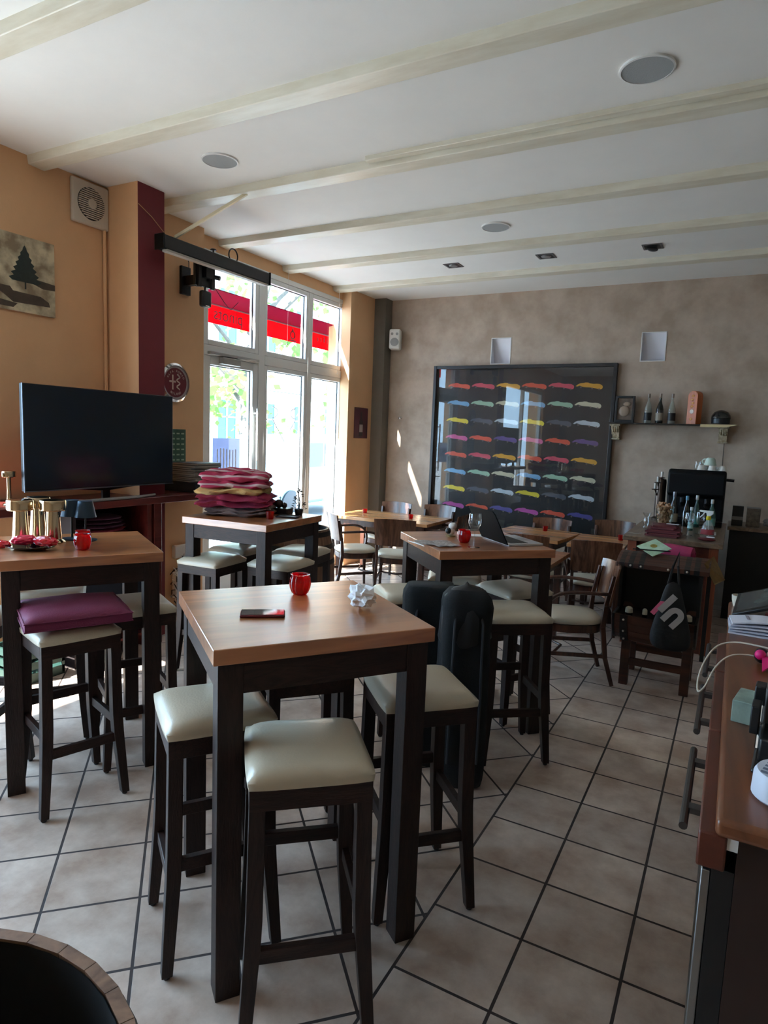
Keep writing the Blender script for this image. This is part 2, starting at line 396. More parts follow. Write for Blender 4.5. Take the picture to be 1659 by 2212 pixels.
# ------------------------------------------------------------------ big window and door
XF = -4.60
def win(name, y0, y1, z0, z1, st=.05, top=.05, bot=.05, glassm=CLEAR, fr=WFRAME, d=.05):
    m = MB(); x0, x1 = XF-.03, XF+d
    m.box(x0, y0, z0, x1, y0+st, z1).box(x0, y1-st, z0, x1, y1, z1).box(x0, y0+st, z1-top, x1, y1-st, z1).box(x0, y0+st, z0, x1, y1-st, z0+bot)
    o = struct(m.build(name, fr, bevel=.006))
    struct(MB().box(XF-.004, y0+st-.005, z0+bot-.005, XF+.004, y1-st+.005, z1-top+.005).build('pane', glassm, o))
    g = MB(); e = .008
    ya, yb, za, zb = y0+st, y1-st, z0+bot, z1-top
    g.box(XF+.004, ya, za, XF+.012, ya+e, zb).box(XF+.004, yb-e, za, XF+.012, yb, zb).box(XF+.004, ya+e, zb-e, XF+.012, yb-e, zb).box(XF+.004, ya+e, za, XF+.012, yb-e, za+e)
    struct(g.build('gasket', BLACK, o))
    return o
fr = MB(); x0, x1 = XF-.06, XF+.055
fr.box(x0, 4.56, 0, x1, 4.70, 3.40).box(x0, 7.16, 0, x1, 7.225, 3.40).box(x0, 4.70, 3.345, x1, 7.16, 3.40)
fr.box(x0, 5.50, 0, x1, 5.60, 3.345).box(x0, 6.395, 0, x1, 6.445, 3.345).box(x0, 4.70, 2.425, x1, 5.50, 2.52).box(x0, 5.60, 2.425, x1, 6.395, 2.52).box(x0, 6.445, 2.425, x1, 7.16, 2.52)
fr.box(x0, 5.60, 0, x1, 6.395, .12).box(x0, 6.445, 0, x1, 7.16, .12).box(x0, 4.70, 0, x1, 5.50, .03)
struct(fr.build('window_frame', WFRAME, bevel=.006))
win('window_1', 4.702, 5.498, 2.522, 3.343, st=.055)
win('window_2', 5.602, 6.393, 2.522, 3.343, st=.04)
win('window_3', 6.447, 7.158, 2.522, 3.343, st=.04)
win('window_4', 5.602, 6.393, .122, 2.423, st=.055, top=.05, bot=.09)
win('window_5', 6.447, 7.158, .122, 2.423, st=.045, top=.05, bot=.09)
dr = win('door_1', 4.702, 5.498, .035, 2.423, st=.085, top=.085, bot=.20)
h = MB(); h.tube([(XF+.05, 5.455, 1.05), (XF+.09, 5.455, 1.05), (XF+.09, 5.34, 1.05)], .009, 8); h.box(XF+.05, 5.44, .95, XF+.056, 5.47, 1.15)
struct(h.build('door_handle', STEEL, dr, smooth=True))
h = MB(); h.tube([(XF+.10, 5.44, 1.15), (XF+.10, 5.44, 1.95)], .013, 8)
for z in (1.2, 1.9): h.tube([(XF+.05, 5.44, z), (XF+.10, 5.44, z)], .009, 8)
struct(h.build('door_pull_bar', WHITEP, dr, smooth=True))
c = MB(); c.box(XF+.056, 4.74, 2.43, XF+.10, 5.46, 2.46).box(XF+.052, 4.90, 2.355, XF+.11, 5.16, 2.42); c.bar((XF+.09, 5.12, 2.43), (XF+.11, 5.40, 2.445), .02, .012)
struct(c.build('door_closer', mat('closer_grey', (176, 176, 172), .35, metal=.5), dr, bevel=.004))
s = MB(); s.box(XF+.006, 4.87, 1.29, XF+.008, 5.27, 1.63); o = tag(s.build('notice_sheet', fabric_light('notice_grey', (176, 180, 200), .55)), 'translucent grey notice sheet stuck on the glass of the entrance door', 'notice')
s = MB()
for i in range(7): s.box(XF+.0085, 4.93+i*.045, 1.30, XF+.010, 4.945+i*.045, 1.52+.01*math.sin(i))
s.build('pale_stripes', PAPER, o)
# etched ornament on the right hand pane
e = MB(); ang = [i/24*math.pi for i in range(25)]
e.tube([(XF+.008, 6.02+.22*(1-i/12), 1.86-.25*(i/12)) for i in range(13)], .006, 5)
e.tube([(XF+.008, 5.80+.22*(i/12), 1.61+.25*((12-i)/12)) for i in range(13)], .006, 5)
e.tube([(XF+.008, 5.80+.10*math.sin(a), 1.93-.05*math.cos(a)*1.2) for a in ang], .005, 5)
e.tube([(XF+.008, 6.24-.10*math.sin(a), 1.93-.05*math.cos(a)*1.2) for a in ang], .005, 5)
e.tube([(XF+.008, 5.72, 2.16), (XF+.008, 6.33, 2.16)], .004, 5)
tag(e.build('etched_ornament', mat('etched_grey', (196, 198, 198), .7), smooth=True), 'faint etched heart shaped ornament on the tall pane beside the door', 'window decoration')
# shop window further left, outside the frame of the photograph but lighting the room
fr = MB(); xa, xb = XW-.14, XW-.06
fr.box(xa, -.85, .04, xb, -.78, 2.95).box(xa, 2.23, .04, xb, 2.30, 2.95).box(xa, -.85, 2.88, xb, 2.3, 2.95).box(xa, -.85, 0, xb, 2.3, .10).box(xa, .68, .1, xb, .75, 2.88)
o = struct(fr.build('window_6', WFRAME)); struct(MB().box(XW-.104, -.78, .10, XW-.096, 2.23, 2.88).build('pane', CLEAR, o))

# ------------------------------------------------------------------ outside: street, house, trees, awning, van
struct(MB().box(-40, -30, -.25, XG-.25, 60, -.12).build('ground', mat('pavement', (148, 150, 152), .9, var=.1)))
RED = fabric_light('red_awning_cloth', (226, 10, 36), .6)
t = thing('awning', 'red awning with cut lettering seen from behind through the upper window panes', 'awning', (0, 0, 0))
m = MB(); m.add([(-4.74, 4.2, 3.12), (-5.08, 4.2, 3.06), (-5.08, 8.6, 3.06), (-4.74, 8.6, 3.12), (-4.74, 4.2, 3.112), (-5.08, 4.2, 3.052), (-5.08, 8.6, 3.052), (-4.74, 8.6, 3.112)], [(0,1,2,3),(7,6,5,4),(0,4,5,1),(1,5,6,2),(2,6,7,3),(3,7,4,0)])
m.build('canopy', fabric_light('awning_cloth_painted_shade', (118, 16, 40), .06), t)  # same red cloth, underside shade put into its colour
m = MB(); m.box(-5.088, 4.2, 2.85, -5.082, 8.6, 3.055); m.build('valance', RED, t)
m = MB(); m.tube([(-5.08, 4.2, 3.05), (-5.08, 8.6, 3.05)], .012, 8); m.build('front_rail', mat('rail_maroon', (90, 20, 35), .5), t, smooth=True)
L = MB(); L.text('pinots', (-5.089, 5.62, 2.955), (0, -1, 0), (0, 0, 1), (-.001, 0, 0), size=.19)
L.tube([(-5.089, 6.80+.045*math.cos(a), 2.935+.045*math.sin(a)) for a in [i*math.pi/12 for i in range(24)]], .008, 6, closed=True)
L.prism([(-.03, .035), (.03, .035), (.0, .10)], (-5.089, 6.80, 2.935), (0, 1, 0), (0, 0, 1), (-.001, 0, 0)).prism([(-.075, -.075), (.075, -.075), (.075, -.06), (-.075, -.06)], (-5.089, 6.80, 2.935), (0, 1, 0), (0, 0, 1), (-.001, 0, 0))
for i_, h_ in enumerate((.05, .05, .08, .05, .07, .05, .05, .06, .05)): L.box(-5.090, 7.35+i_*.075, 2.94, -5.089, 7.372+i_*.075, 2.94+h_)
L2 = MB(); L2.v = [(x+.012, y, z) for x, y, z in L.v]; L2.f = list(L.f); L2.m = list(L.m)
L.build('lettering', mat('awning_letter', (84, 6, 22), .8), t); L2.build('lettering', MATS['awning_letter'], t)

FAC = mat('cream_facade', (236, 228, 212), .9, var=.05)
t = thing('apartment_building', 'pale apartment house across the street with blue tinted windows', 'building', (-17, 0, 0))
m = MB(); m.box(-6, 13, -.2, 0, 48, 15); m.build('wall', FAC, t)
m = MB(); m.box(-.001, 13, 3.9, .25, 48, 4.2).box(-.001, 13, 7.6, .18, 48, 7.8); m.build('cornice', FAC, t)
PANE = mat('distant_pane_blue', (62, 112, 140), .15)
pw = MB().box(.0, -.5, 0, .05, .5, 1.9); fw = MB(); fw.box(.0, -.6, -.08, .09, -.5, 1.98).box(0, .5, -.08, .09, .6, 1.98).box(0, -.5, 1.9, .09, .5, 1.98).box(0, -.62, -.16, .14, .62, -.0).box(.0, -.03, 0, .08, .03, 1.9).box(0, -.5, 1.25, .08, .5, 1.3)
first = None
for zz in (.9, 4.9, 8.4):
    for k in range(12):
        y = 14+k*2.35
        if first is None:
            first = fw.build('window', FAC, t, loc=(0, y, zz)); fp = pw.build('pane', PANE, first)
        else:
            c = first.copy(); COL.objects.link(c); c.parent = t; c.location = (0, y, zz); d = fp.copy(); COL.objects.link(d); d.parent = c
BARK = mat('plane_tree_bark', (96, 88, 78), .9, col2=(66, 60, 54), vscale=4, bump=.4, bscale=10)
LEAF = fabric_light('tree_leaf', (104, 140, 70), .5)
def tree(x, y, lab, rnd, tr=.22, spread=2.4, zc=4.2, n=1200, low=2.2):
    t = thing('street_tree', lab, 'tree', (x, y, -.12), 0, 'street trees outside the window'); random.seed(rnd)
    m = MB(); m.tube([(0, 0, 0), (.05, 0, 1.2), (.0, .1, 2.4), (.1, .25, 3.6), (.0, .5, 5.5)], [tr*1.2, tr, tr*.85, tr*.6, tr*.3], 12)
    for k in range(7):
        a = k*.9+rnd; m.tube([(0, .1, 2.3+k*.35), (math.cos(a)*.8, .1+math.sin(a)*.8, 3.0+k*.4), (math.cos(a)*1.7, math.sin(a)*1.7, 3.5+k*.45)], [tr*.4, tr*.22, tr*.08], 8)
    m.build('trunk', BARK, t, smooth=True)
    m = MB()
    cl = [(random.gauss(0, spread*.5), random.gauss(0, spread*.55), random.uniform(low, zc+2.6)) for _ in range(34)]
    for i in range(n):
        c = random.choice(cl); p = Vector((c[0]+random.gauss(0, .32), c[1]+random.gauss(0, .32), c[2]+random.gauss(0, .28)))
        a = Vector((random.gauss(0, 1), random.gauss(0, 1), random.gauss(0, 1))).normalized(); b = a.orthogonal().normalized(); s_ = random.uniform(.06, .12)
        m.add([p-a*s_, p+b*s_*.7, p+a*s_, p-b*s_*.7], [(0, 1, 2, 3)])
    m.build('foliage', LEAF, t)
tree(-10.2, 11.9, 'plane tree with mottled trunk seen through the entrance door', 3)
tree(-9.6, 17.6, 'leafy tree seen through the two right hand window panes', 5, tr=.16, low=1.0)
t = thing('parked_van', 'pale blue parked van outside the window beside the door', 'car', (-8.7, 11.7, -.12), R(4))
m = MB(); prof = [(-2.1, .35), (2.1, .35), (2.15, .9), (1.95, 1.05), (1.35, 1.12), (.85, 1.75), (-1.9, 1.8), (-2.1, 1.1)]
m.prism(prof, (.85, 0, 0), (0, -1, 0), (0, 0, 1), (-1.7, 0, 0)); m.build('body', mat('car_paint_pale', (130, 160, 172), .3), t, bevel=.08)
m = MB()
for a, b_ in ((-1.8, -.9), (-.8, .0), (.1, 1.0)): m.prism([(a, 1.12), (b_, 1.12), (b_-(.25 if b_ > .5 else 0), 1.62), (a, 1.62)], (.86, 0, 0), (0, -1, 0), (0, 0, 1), (.006, 0, 0))
m.build('side_windows', PANE, t)
for i, yy in enumerate((-1.35, 1.3)):
    m = MB(); m.lathe([(.12, -.09), (.33, -.09), (.34, .09), (.12, .10)], 20, (.80, yy, .34), axis='X'); m.build('wheel', BLACK, t, smooth=True)
t = thing('menu_stand', 'thin black menu stand outside the entrance door', 'stand', (-5.0, 5.13, -.12))
m = MB(); m.tube([(0, -.05, 0), (0, -.05, 1.9)], .008, 6).tube([(0, .05, 0), (0, .05, 1.9)], .008, 6).box(-.15, -.12, 0, .15, .12, .02); m.build('frame', BLACKM, t)
m = MB(); m.add([(.0, -.12, 1.86), (0, .12, 1.98), (-.16, .12, 2.12), (-.16, -.12, 2.0), (.01, -.12, 1.85), (.01, .12, 1.97), (-.15, .12, 2.11), (-.15, -.12, 1.99)], [(0,1,2,3),(7,6,5,4),(0,4,5,1),(1,5,6,2),(2,6,7,3),(3,7,4,0)]); m.build('menu_holder', BLACK, t)

# ------------------------------------------------------------------ ceiling fittings
def ceil_speaker(x, y, r, lab):
    t = thing('ceiling_speaker', lab, 'ceiling speaker', (x, y, ZC), 0, 'round ceiling speakers')
    m = MB(); m.lathe([(r*.93, -.004), (r*.93, -.012), (r, -.010), (r, 0)], 40); m.build('rim', WHITEP, t, smooth=True)
    m = MB(); m.lathe([(.0, -.009), (r*.93, -.009), (r*.93, -.002)], 40); m.build('grille', mat('grille_perforated', (168, 172, 172), .7, bump=.6, bscale=500), t, smooth=True)
ceil_speaker(-.545, 3.50, .128, 'large round ceiling speaker nearest the camera, upper right of the picture')
ceil_speaker(-3.235, 3.48, .122, 'round ceiling speaker near the burgundy pilaster')
ceil_speaker(-1.973, 5.465, .122, 'round ceiling speaker in the middle of the ceiling towards the back wall')
for x, y, lab, tilt in ((-2.79, 6.50, 'square recessed downlight, leftmost of three in the ceiling', 0), (-1.81, 6.49, 'square recessed downlight, middle of three in the ceiling', 0), (-.843, 6.51, 'square recessed downlight with its lamp tilted out of the ceiling', 1)):
    t = thing('downlight', lab, 'ceiling light', (x, y, ZC), 0, 'square recessed downlights')
    m = MB(); a, b = .085, .066
    for q in ((-a, -a, a, -b), (-a, b, a, a), (-a, -b, -b, b), (b, -b, a, b)): m.box(q[0], q[1], -.006, q[2], q[3], 0)
    m.build('frame', mat('downlight_grey', (96, 92, 92), .5), t)
    m = MB(); m.box(-b, -b, -.004, b, b, -.001); m.build('housing', mat('downlight_dark', (30, 28, 28), .6), t)
    m = MB(); m.lathe([(.0, -.012), (.042, -.012), (.05, -.004), (.05, -.002)], 20)
    o = m.build('lamp', mat('downlight_lamp', (120, 118, 120), .3), t, smooth=True)
    if tilt: o.rotation_euler = (R(35), R(20), 0); o.location = (0, 0, -.02)
for y, z, lab in ((5.80, 2.66, 'thin white cord hanging from the ceiling in front of the middle window pane'), (6.815, 2.45, 'thin white cord hanging from the ceiling in front of the right window pane')):
    t = thing('hanging_cord', lab, 'cord', (-4.40, y, 0), 0, 'thin cords hanging at the window')
    MB().tube([(0, 0, z), (0, 0, ZC-.05)], .0022, 5).build('cord', WHITEP, t); MB().ball((0, 0, z), .008, 8, 6).build('weight', WHITEP, t, smooth=True)

# ------------------------------------------------------------------ left wall fittings
t = thing('wall_fan', 'white square ventilator fan high in the corner of the peach wall', 'ventilator', (XW, 3.37, 3.355))
m = MB(); m.box(0, -.165, -.165, .035, .145, .145); m.build('housing', mat('aged_white_plastic', (205, 195, 180), .5), t, bevel=.012)
m = MB(); m.lathe([(.115, .034), (.115, .037), (0, .037)], 36, (0, -.01, -.01), axis='X'); m.build('opening', mat('fan_dark', (40, 36, 34), .7), t)
m = MB()
for i in range(-7, 8):
    z = i*.0145; hw = math.sqrt(max(.112**2-z*z, 0)); m.box(.036, -.01-hw, -.01+z-.0035, .044, -.01+hw, -.01+z+.0035)
m.build('slats', MATS['aged_white_plastic'], t)
m = MB(); m.lathe([(.036, .036), (.036, .05), (.0, .052)], 24, (0, -.01, -.01), axis='X'); m.build('hub', MATS['aged_white_plastic'], t, smooth=True)
m = MB(); m.tube([(-4.066, 3.518, 3.36), (-4.062, 3.64, 3.30), (-4.06, 3.77, 3.21), (-4.02, 3.80, 3.17)], .003, 5); tag(m.build('pilaster_cable', mat('beige_cable', (190, 150, 110), .6)), 'thin beige cable running down across the burgundy pilaster face', 'cable')

# canvas picture: snowy scene with fir tree and old car
m0, nt, b = base('canvas_print')
tc = N(nt, 'ShaderNodeTexCoord'); no = N(nt, 'ShaderNodeTexNoise', Scale=9.0, Detail=8.0); nt.links.new(tc.outputs['Object'], no.inputs['Vector'])
cr = N(nt, 'ShaderNodeValToRGB'); cr.color_ramp.elements[0].position = .38; cr.color_ramp.elements[1].position = .62
cr.color_ramp.elements[0].color = (*lin((140, 124, 100)), 1); cr.color_ramp.elements[1].color = (*lin((214, 200, 168)), 1)
nt.links.new(no.outputs['Fac'], cr.inputs[0]); nt.links.new(cr.outputs[0], b.inputs['Base Color']); b.inputs['Roughness'].default_value = .8
t = thing('canvas_picture', 'canvas print of a fir tree on an old car in snow', 'picture', (XW, 2.70, 2.725))
MB().box(0, -.40, -.255, .022, .36, .25).build('canvas', m0, t)
XP = .0235; INK = mat('print_dark_green', (48, 58, 54), .8, var=.3, vscale=30); INK2 = mat('print_sepia', (84, 72, 60), .8, var=.3, vscale=20)
m = MB(); pts = []; 
for i in range(15): pts.append((.02+.125*(i/14)**.9*(1.0 if i % 2 else .74), .19-.245*i/14))
poly = [(.12, .205)] + [(.12+p[0]-.02, p[1]) for p in pts] + [(.12-p[0]+.02, p[1]) for p in pts[::-1]]
m.prism(poly, (.022, .02, -.0), (0, 1, 0), (0, 0, 1), (.0012, 0, 0)).box(.022, .135, -.10, .0232, .145, -.04); m.build('printed_fir_tree', INK, t)
m = MB(); m.prism([(-.10, -.10), (-.02, -.10), (.0, -.125), (.20, -.13), (.26, -.16), (.27, -.19), (.0, -.20), (-.06, -.16), (-.12, -.13)], (.022, .05, 0), (0, 1, 0), (0, 0, 1), (.001, 0, 0)); m.build('printed_car', INK2, t)
m = MB(); m.prism([(-.40, -.20), (-.1, -.19), (.08, -.205), (.05, -.235), (-.40, -.235)], (.022, 0, 0), (0, 1, 0), (0, 0, 1), (.0009, 0, 0)).prism([(.22, -.02), (.36, -.03), (.36, -.07), (.27, -.075), (.20, -.055)], (.022, 0, 0), (0, 1, 0), (0, 0, 1), (.0009, 0, 0))
m.prism([(-.40, .0), (-.22, -.02), (-.12, -.10), (-.25, -.14), (-.40, -.12)], (.022, 0, 0), (0, 1, 0), (0, 0, 1), (.0008, 0, 0)); m.build('printed_bushes', INK2, t)

# round emblem plaque
t = thing('emblem_plaque', 'round enamel emblem plaque with cross, snake and city name on the peach wall', 'plaque', (XW, 4.20, 2.112))
MB().lathe([(0, 0), (.165, 0), (.170, .02), (.150, .034), (.146, .018), (0, .018)], 48, axis='X').build('chrome_rim', CHROME, t, smooth=True)
MB().lathe([(.1455, .018), (.1455, .0195), (.118, .0195), (.118, .018)], 48, axis='X').build('silver_ring', mat('enamel_silver', (178, 170, 172), .35), t)
EM = mat('enamel_maroon', (112, 40, 52), .3); EL = mat('enamel_pale', (205, 190, 180), .35)
MB().lathe([(.128, .018), (.128, .021), (0, .021)], 48, axis='X').build('face', EM, t)
m = MB(); m.box(.021, -.042, -.062, .0228, -.026, .066).box(.021, -.072, .000, .0228, .002, .016)
m.tube([(.0225, .03+.018*math.sin(i*.95), .064-i*.0085) for i in range(16)], [.006]*14+[.004, .002], 6)
m.ball((.0235, .022, .07), .008, 8, 6)
word = 'MILANO'
for i, ch in enumerate(word):
    a = R(-118+i*47/ (len(word)-1)*1.25 - 0); a = R(270-30+i*12*1.0); c, s_ = math.cos(a), math.sin(a)
    m.text(ch, (.0222, .100*c, .100*s_), (0, -s_, c), (0, -c, -s_), (.0005, 0, 0), size=.030, bold=.0004)
word = 'ALFA ROMEO'
for i, ch in enumerate(word):
    a = R(90+63-i*14); c, s_ = math.cos(a), math.sin(a)
    if ch != ' ': m.text(ch, (.0222, .100*c, .100*s_), (0, s_, -c), (0, c, s_), (.0005, 0, 0), size=.026, bold=.0004)
m.build('emblem_relief', EL, t, smooth=True)

t = thing('wall_calendar', 'dark green year planner sheet on the wall beside the television', 'calendar', (XW, 4.16, 1.555))
MB().box(0, -.175, -.15, .006, .175, .15).build('sheet', mat('planner_green', (58, 92, 76), .7), t)
m = MB()
for r_ in range(6):
    for c_ in range(6): m.box(.006, -.155+c_*.055, .105-r_*.047, .0072, -.12+c_*.055, .118-r_*.047)
m.build('month_blocks', mat('planner_pale', (150, 172, 150), .7), t)
t = thing('socket_box', 'white multiple socket box on the peach wall above the tangled cables', 'socket', (XW, 4.27, .60))
MB().box(0, -.10, -.06, .05, .10, .055).build('box', WHITEP, t, bevel=.008)
MB().lathe([(.026, .05), (.024, .085), (0, .085)], 16, (0, .02, -.045), axis='X').build('plug', WHITEP, t, smooth=True)
random.seed(11)
for k, (cl, lb, r0) in enumerate((((222, 222, 220), 'white cable in the tangle under the wall socket', .0045), ((24, 24, 26), 'black cable in the tangle under the wall socket', .0045))):
    pts = [(XW+.06, 4.24, .56)]
    for i in range(46): pts.append((XW+.06+.05*math.sin(i*1.3+k), 4.20+.07*math.sin(i*.9+k*2)+.02*random.random(), .46-.0075*i+.045*math.sin(i*1.7)))
    pts += [(XW+.13, 4.26, .05), (XW+.26, 4.20, .008), (XW+.42, 4.05, .008)]
    tag(MB().tube(pts, r0, 6).build('power_cable', mat('cable_%d' % k, cl, .4), smooth=True), lb, 'cable', None)
t = thing('power_strip', 'white power strip hanging among the cables beside the sideboard', 'power strip', (XW+.03, 4.18, .30))
MB().box(0, -.03, -.12, .045, .03, .12).build('body', WHITEP, t, bevel=.006)
MB().box(.045, -.012, -.10, .047, .012, .10).build('sockets', BLACK, t)

# projection screen bar, its rod, and television wall mount
t = thing('screen_bar', 'long black retractable screen bar hanging under the ceiling by the window', 'projection screen', (-3.93, 3.60, 3.10))
MB().box(-.045, 0, -.055, .045, 1.24, .05).build('case', BLACK, t, bevel=.01)
for y in (-.012, 1.24): MB().box(-.05, y, -.06, .05, y+.012, .055).build('end_cap', BLACKM, t, bevel=.004)
MB().box(.0, .02, -.072, .052, 1.2, -.056).build('bottom_bar', mat('pale_bar', (180, 172, 160), .5), t)
m = MB(); m.tube([(0, .56, .05), (0, .56, .075)], .008, 8).lathe([(.02, .075), (.028, .08), (.02, .088), (0, .088)], 12, (0, .56, 0)); m.build('knob', BLACK, t)
m = MB(); m.tube([(0, .80+.055*math.cos(a), .095+.055*math.sin(a)) for a in [i*math.pi/10 for i in range(20)]], .006, 6, closed=True); m.build('cable_loop', BLACK, t)
m = MB(); m.bar((-3.93, 3.75, 3.17), (-3.38, 3.925, 3.47), .02, .02); m.tube([(-3.93, 3.72, 3.15), (-3.925, 3.76, 3.18)], .005, 6)
tag(m.build('support_rod', mat('pale_rod', (216, 206, 176), .4)), 'slanted pale support rod between the black bar and the ceiling beam', 'rod')
t = thing('television_mount', 'black empty television wall mount with folding arm beside the window', 'wall mount', (XW, 4.315, 3.01))
MB().box(0, -.055, -.125, .03, .055, .115).build('wall_plate', BLACKM, t, bevel=.005)
m = MB(); m.box(.03, -.03, -.05, .16, .03, .03); m.bar((.15, 0, -.01), (.40, -.12, -.01), .04, .07); m.tube([(.16, 0, -.06), (.16, 0, .05)], .02, 10).tube([(.40, -.12, -.07), (.40, -.12, .05)], .022, 10); m.build('arm', BLACKM, t, smooth=True)
m = MB(); m.box(.38, -.27, -.12, .405, -.04, .12).box(.405, -.25, -.13, .425, -.215, .13).box(.405, -.10, -.13, .425, -.065, .13).box(.40, -.19, -.05, .45, -.12, .04); m.build('bracket_plate', BLACK, t, bevel=.003)
m = MB(); m.tube([(.42, -.06, -.02), (.46, -.04, -.03)], .02, 10); m.build('adjusting_knob', BLACK, t, smooth=True)
m = MB(); m.tube([(.02, .0, .22), (.03, .03, .16), (.03, .03, .10)], .004, 6).tube([(.40, -.10, -.05), (.42, .05, -.20), (.40, .16, -.25), (.38, .28, -.16)], .003, 6); m.build('cable', BLACK, t)
t = thing('sensor_box', 'small black rounded sensor box hanging under the television mount', 'sensor', (-4.02, 4.16, 2.80))
MB().box(-.02, -.055, -.075, .03, .055, .06).build('body', BLACK, t, bevel=.018)
MB().box(.03, -.02, -.068, .032, .02, -.060).build('mark', WHITEP, t)
MB().tube([(0, 0, .06), (.0, 0, .10)], .008, 8).build('bracket', BLACKM, t)

# poster, wall speaker, hook
t = thing('bottle_poster', 'small dark red poster of a wine bottle on the pilaster beside the window', 'poster', (XW, 7.45, 1.87))
MB().box(0, -.17, -.20, .008, .17, .20).build('panel', mat('poster_wine', (88, 34, 52), .5, col2=(62, 24, 36), vscale=3), t)
m = MB(); m.prism([(-.045, -.17), (.045, -.17), (.045, .02), (.018, .06), (.018, .15), (-.018, .15), (-.018, .06), (-.045, .02)], (.008, 0, 0), (0, 1, 0), (0, 0, 1), (.001, 0, 0)); m.build('printed_bottle', mat('poster_bottle', (28, 16, 22), .4), t)
MB().box(.009, -.042, -.12, .0095, .042, -.02).build('printed_label', mat('poster_label', (170, 160, 160), .7), t)
t = thing('wall_speaker', 'small white loudspeaker mounted in the corner of the taupe wall', 'speaker', (-4.115, 7.77, 2.985), R(18))
MB().box(-.075, -.08, -.13, .075, .08, .13).build('cabinet', mat('speaker_white', (214, 212, 204), .45), t, bevel=.025, seg=4)
MB().lathe([(0, -.083), (.050, -.083), (.056, -.079)], 24, (0, 0, -.04), axis='Y').build('woofer', mat('speaker_cone', (150, 150, 146), .6), t, smooth=True)
for x in (-.035, .03): MB().lathe([(0, -.083), (.016, -.083), (.018, -.079)], 16, (x, 0, .065), axis='Y').build('tweeter', MATS['speaker_cone'], t, smooth=True)
MB().box(-.015, .08, -.02, .015, .13, .02).build('bracket', BLACKM, t)
t = thing('wall_hook', 'small silver round wall hook on the taupe wall left of the car picture', 'hook', (-4.055, YB, 1.96))
MB().lathe([(.018, 0), (.018, -.01), (.008, -.02), (.014, -.045), (0, -.05)], 14, axis='Y').build('knob', CHROME, t, smooth=True)

# ------------------------------------------------------------------ framed picture with rows of coloured cars
t = thing('framed_car_picture', 'huge black framed picture with eight rows of coloured racing car silhouettes', 'picture', (-2.41, YB, 0))
x0, x1, z0, z1 = -1.155, 1.13, .56, 2.64; fw_ = .04
FR = mat('black_picture_frame', (22, 21, 22), .35)
m = MB(); m.box(x0, -.07, z0, x0+fw_, 0, z1).box(x1-fw_, -.07, z0, x1, 0, z1).box(x0+fw_, -.07, z1-fw_, x1-fw_, 0, z1).box(x0+fw_, -.07, z0, x1-fw_, 0, z0+fw_); m.build('frame', FR, t, bevel=.004)
CARC = {'o': (240, 92, 62), 'p': (232, 84, 104), 'y': (244, 178, 52), 'b': (130, 190, 232), 'g': (176, 216, 184), 'c': (232, 226, 190), 'Y': (250, 226, 60), 'd': (92, 96, 106), 'w': (214, 226, 232), 'u': (112, 84, 150), 'k': (226, 96, 160), 'i': (92, 84, 156), 'm': (214, 92, 176)}
keys = list(CARC); mats = [mat('print_black', (20, 20, 21), .5)]+[mat('print_car_'+k, tuple(int(v*.88) for v in CARC[k]), .5) for k in keys]+[mat('print_wheel', (104, 92, 88), .5)]
rows = ['opyopy', 'bgcbgc', 'YdwYdw', 'koukou', 'opyopy', 'bgcbgc', 'YdwYdw', 'moimoi']
body = [(-.155, -.004), (-.13, .018), (-.10, .030), (-.062, .033), (-.045, .039), (-.01, .037), (.0, .028), (.05, .022), (.085, .024), (.12, .020), (.145, .006), (.155, -.012), (.148, -.034), (.13, -.042), (.10, -.036), (.07, -.028), (.035, -.022), (.0, -.018), (-.05, -.016), (-.075, -.012), (-.095, -.002), (-.115, .002), (-.135, -.008)]
m = MB(); m.box(x0+fw_, -.012, z0+fw_, x1-fw_, 0, z1-fw_)
for r_, row in enumerate(rows):
    for c_, k in enumerate(row):
        cx = -3.225+.327*c_+2.41; cz = 2.388-.2195*r_
        m.cur = keys.index(k)+1; m.prism([(x, z) for x, z in body], (cx, -.012, cz), (1, 0, 0), (0, 0, 1), (0, -.001, 0))
        m.cur = len(keys)+1
        for wx, wz in ((-.095, -.016), (.035, -.030), (.115, -.040)):
            m.prism([(wx+.011*math.cos(a), wz+.011*math.sin(a)) for a in [i*math.pi/5 for i in range(10)]], (cx, -.0125, cz), (1, 0, 0), (0, 0, 1), (0, -.0008, 0))
m.build('print', mats, t)
MB().box(x0+fw_, -.056, z0+fw_, x1-fw_, -.052, z1-fw_).build('glass_pane', glass('picture_glass', (.97, .97, .97), 0.0, 1.6), t)

# ------------------------------------------------------------------ bottle shelf on the back wall
t = thing('wall_shelf', 'long thin dark shelf on two carved stone corbels on the taupe wall', 'shelf', (-.70, YB, 1.965))
MB().box(-.60, -.24, -.014, .62, 0, 0).build('board', mat('shelf_dark', (30, 26, 24), .25), t)
for x in (-.545, .55):
    m = MB(); m.box(x-.055, -.16, -.035, x+.055, 0, -.014)
    m.prism([(0, -.035), (-.14, -.035), (-.13, -.07), (-.09, -.10), (-.07, -.13), (-.055, -.175), (0, -.175)], (x-.042, 0, 0), (0, 1, 0), (0, 0, 1), (.084, 0, 0)).box(x-.05, -.07, -.19, x+.05, 0, -.172)
    for a in (-.022, .0, .022): m.tube([(x+a, -.135, -.045), (x+a, -.125, -.08), (x+a, -.09, -.105)], .008, 6)
    m.build('corbel', CREAM, t, bevel=.004)
ZS = 1.966
t = thing('framed_relief', 'small black framed relief picture leaning on the shelf beside the bottles', 'picture', (-1.16, 7.80, ZS))
m = MB(); m.box(-.105, -.02, 0, -.08, .03, .30).box(.08, -.02, 0, .105, .03, .30).box(-.08, -.02, .275, .08, .03, .30).box(-.08, -.02, 0, .08, .03, .035); m.build('frame', FR, t, bevel=.003)
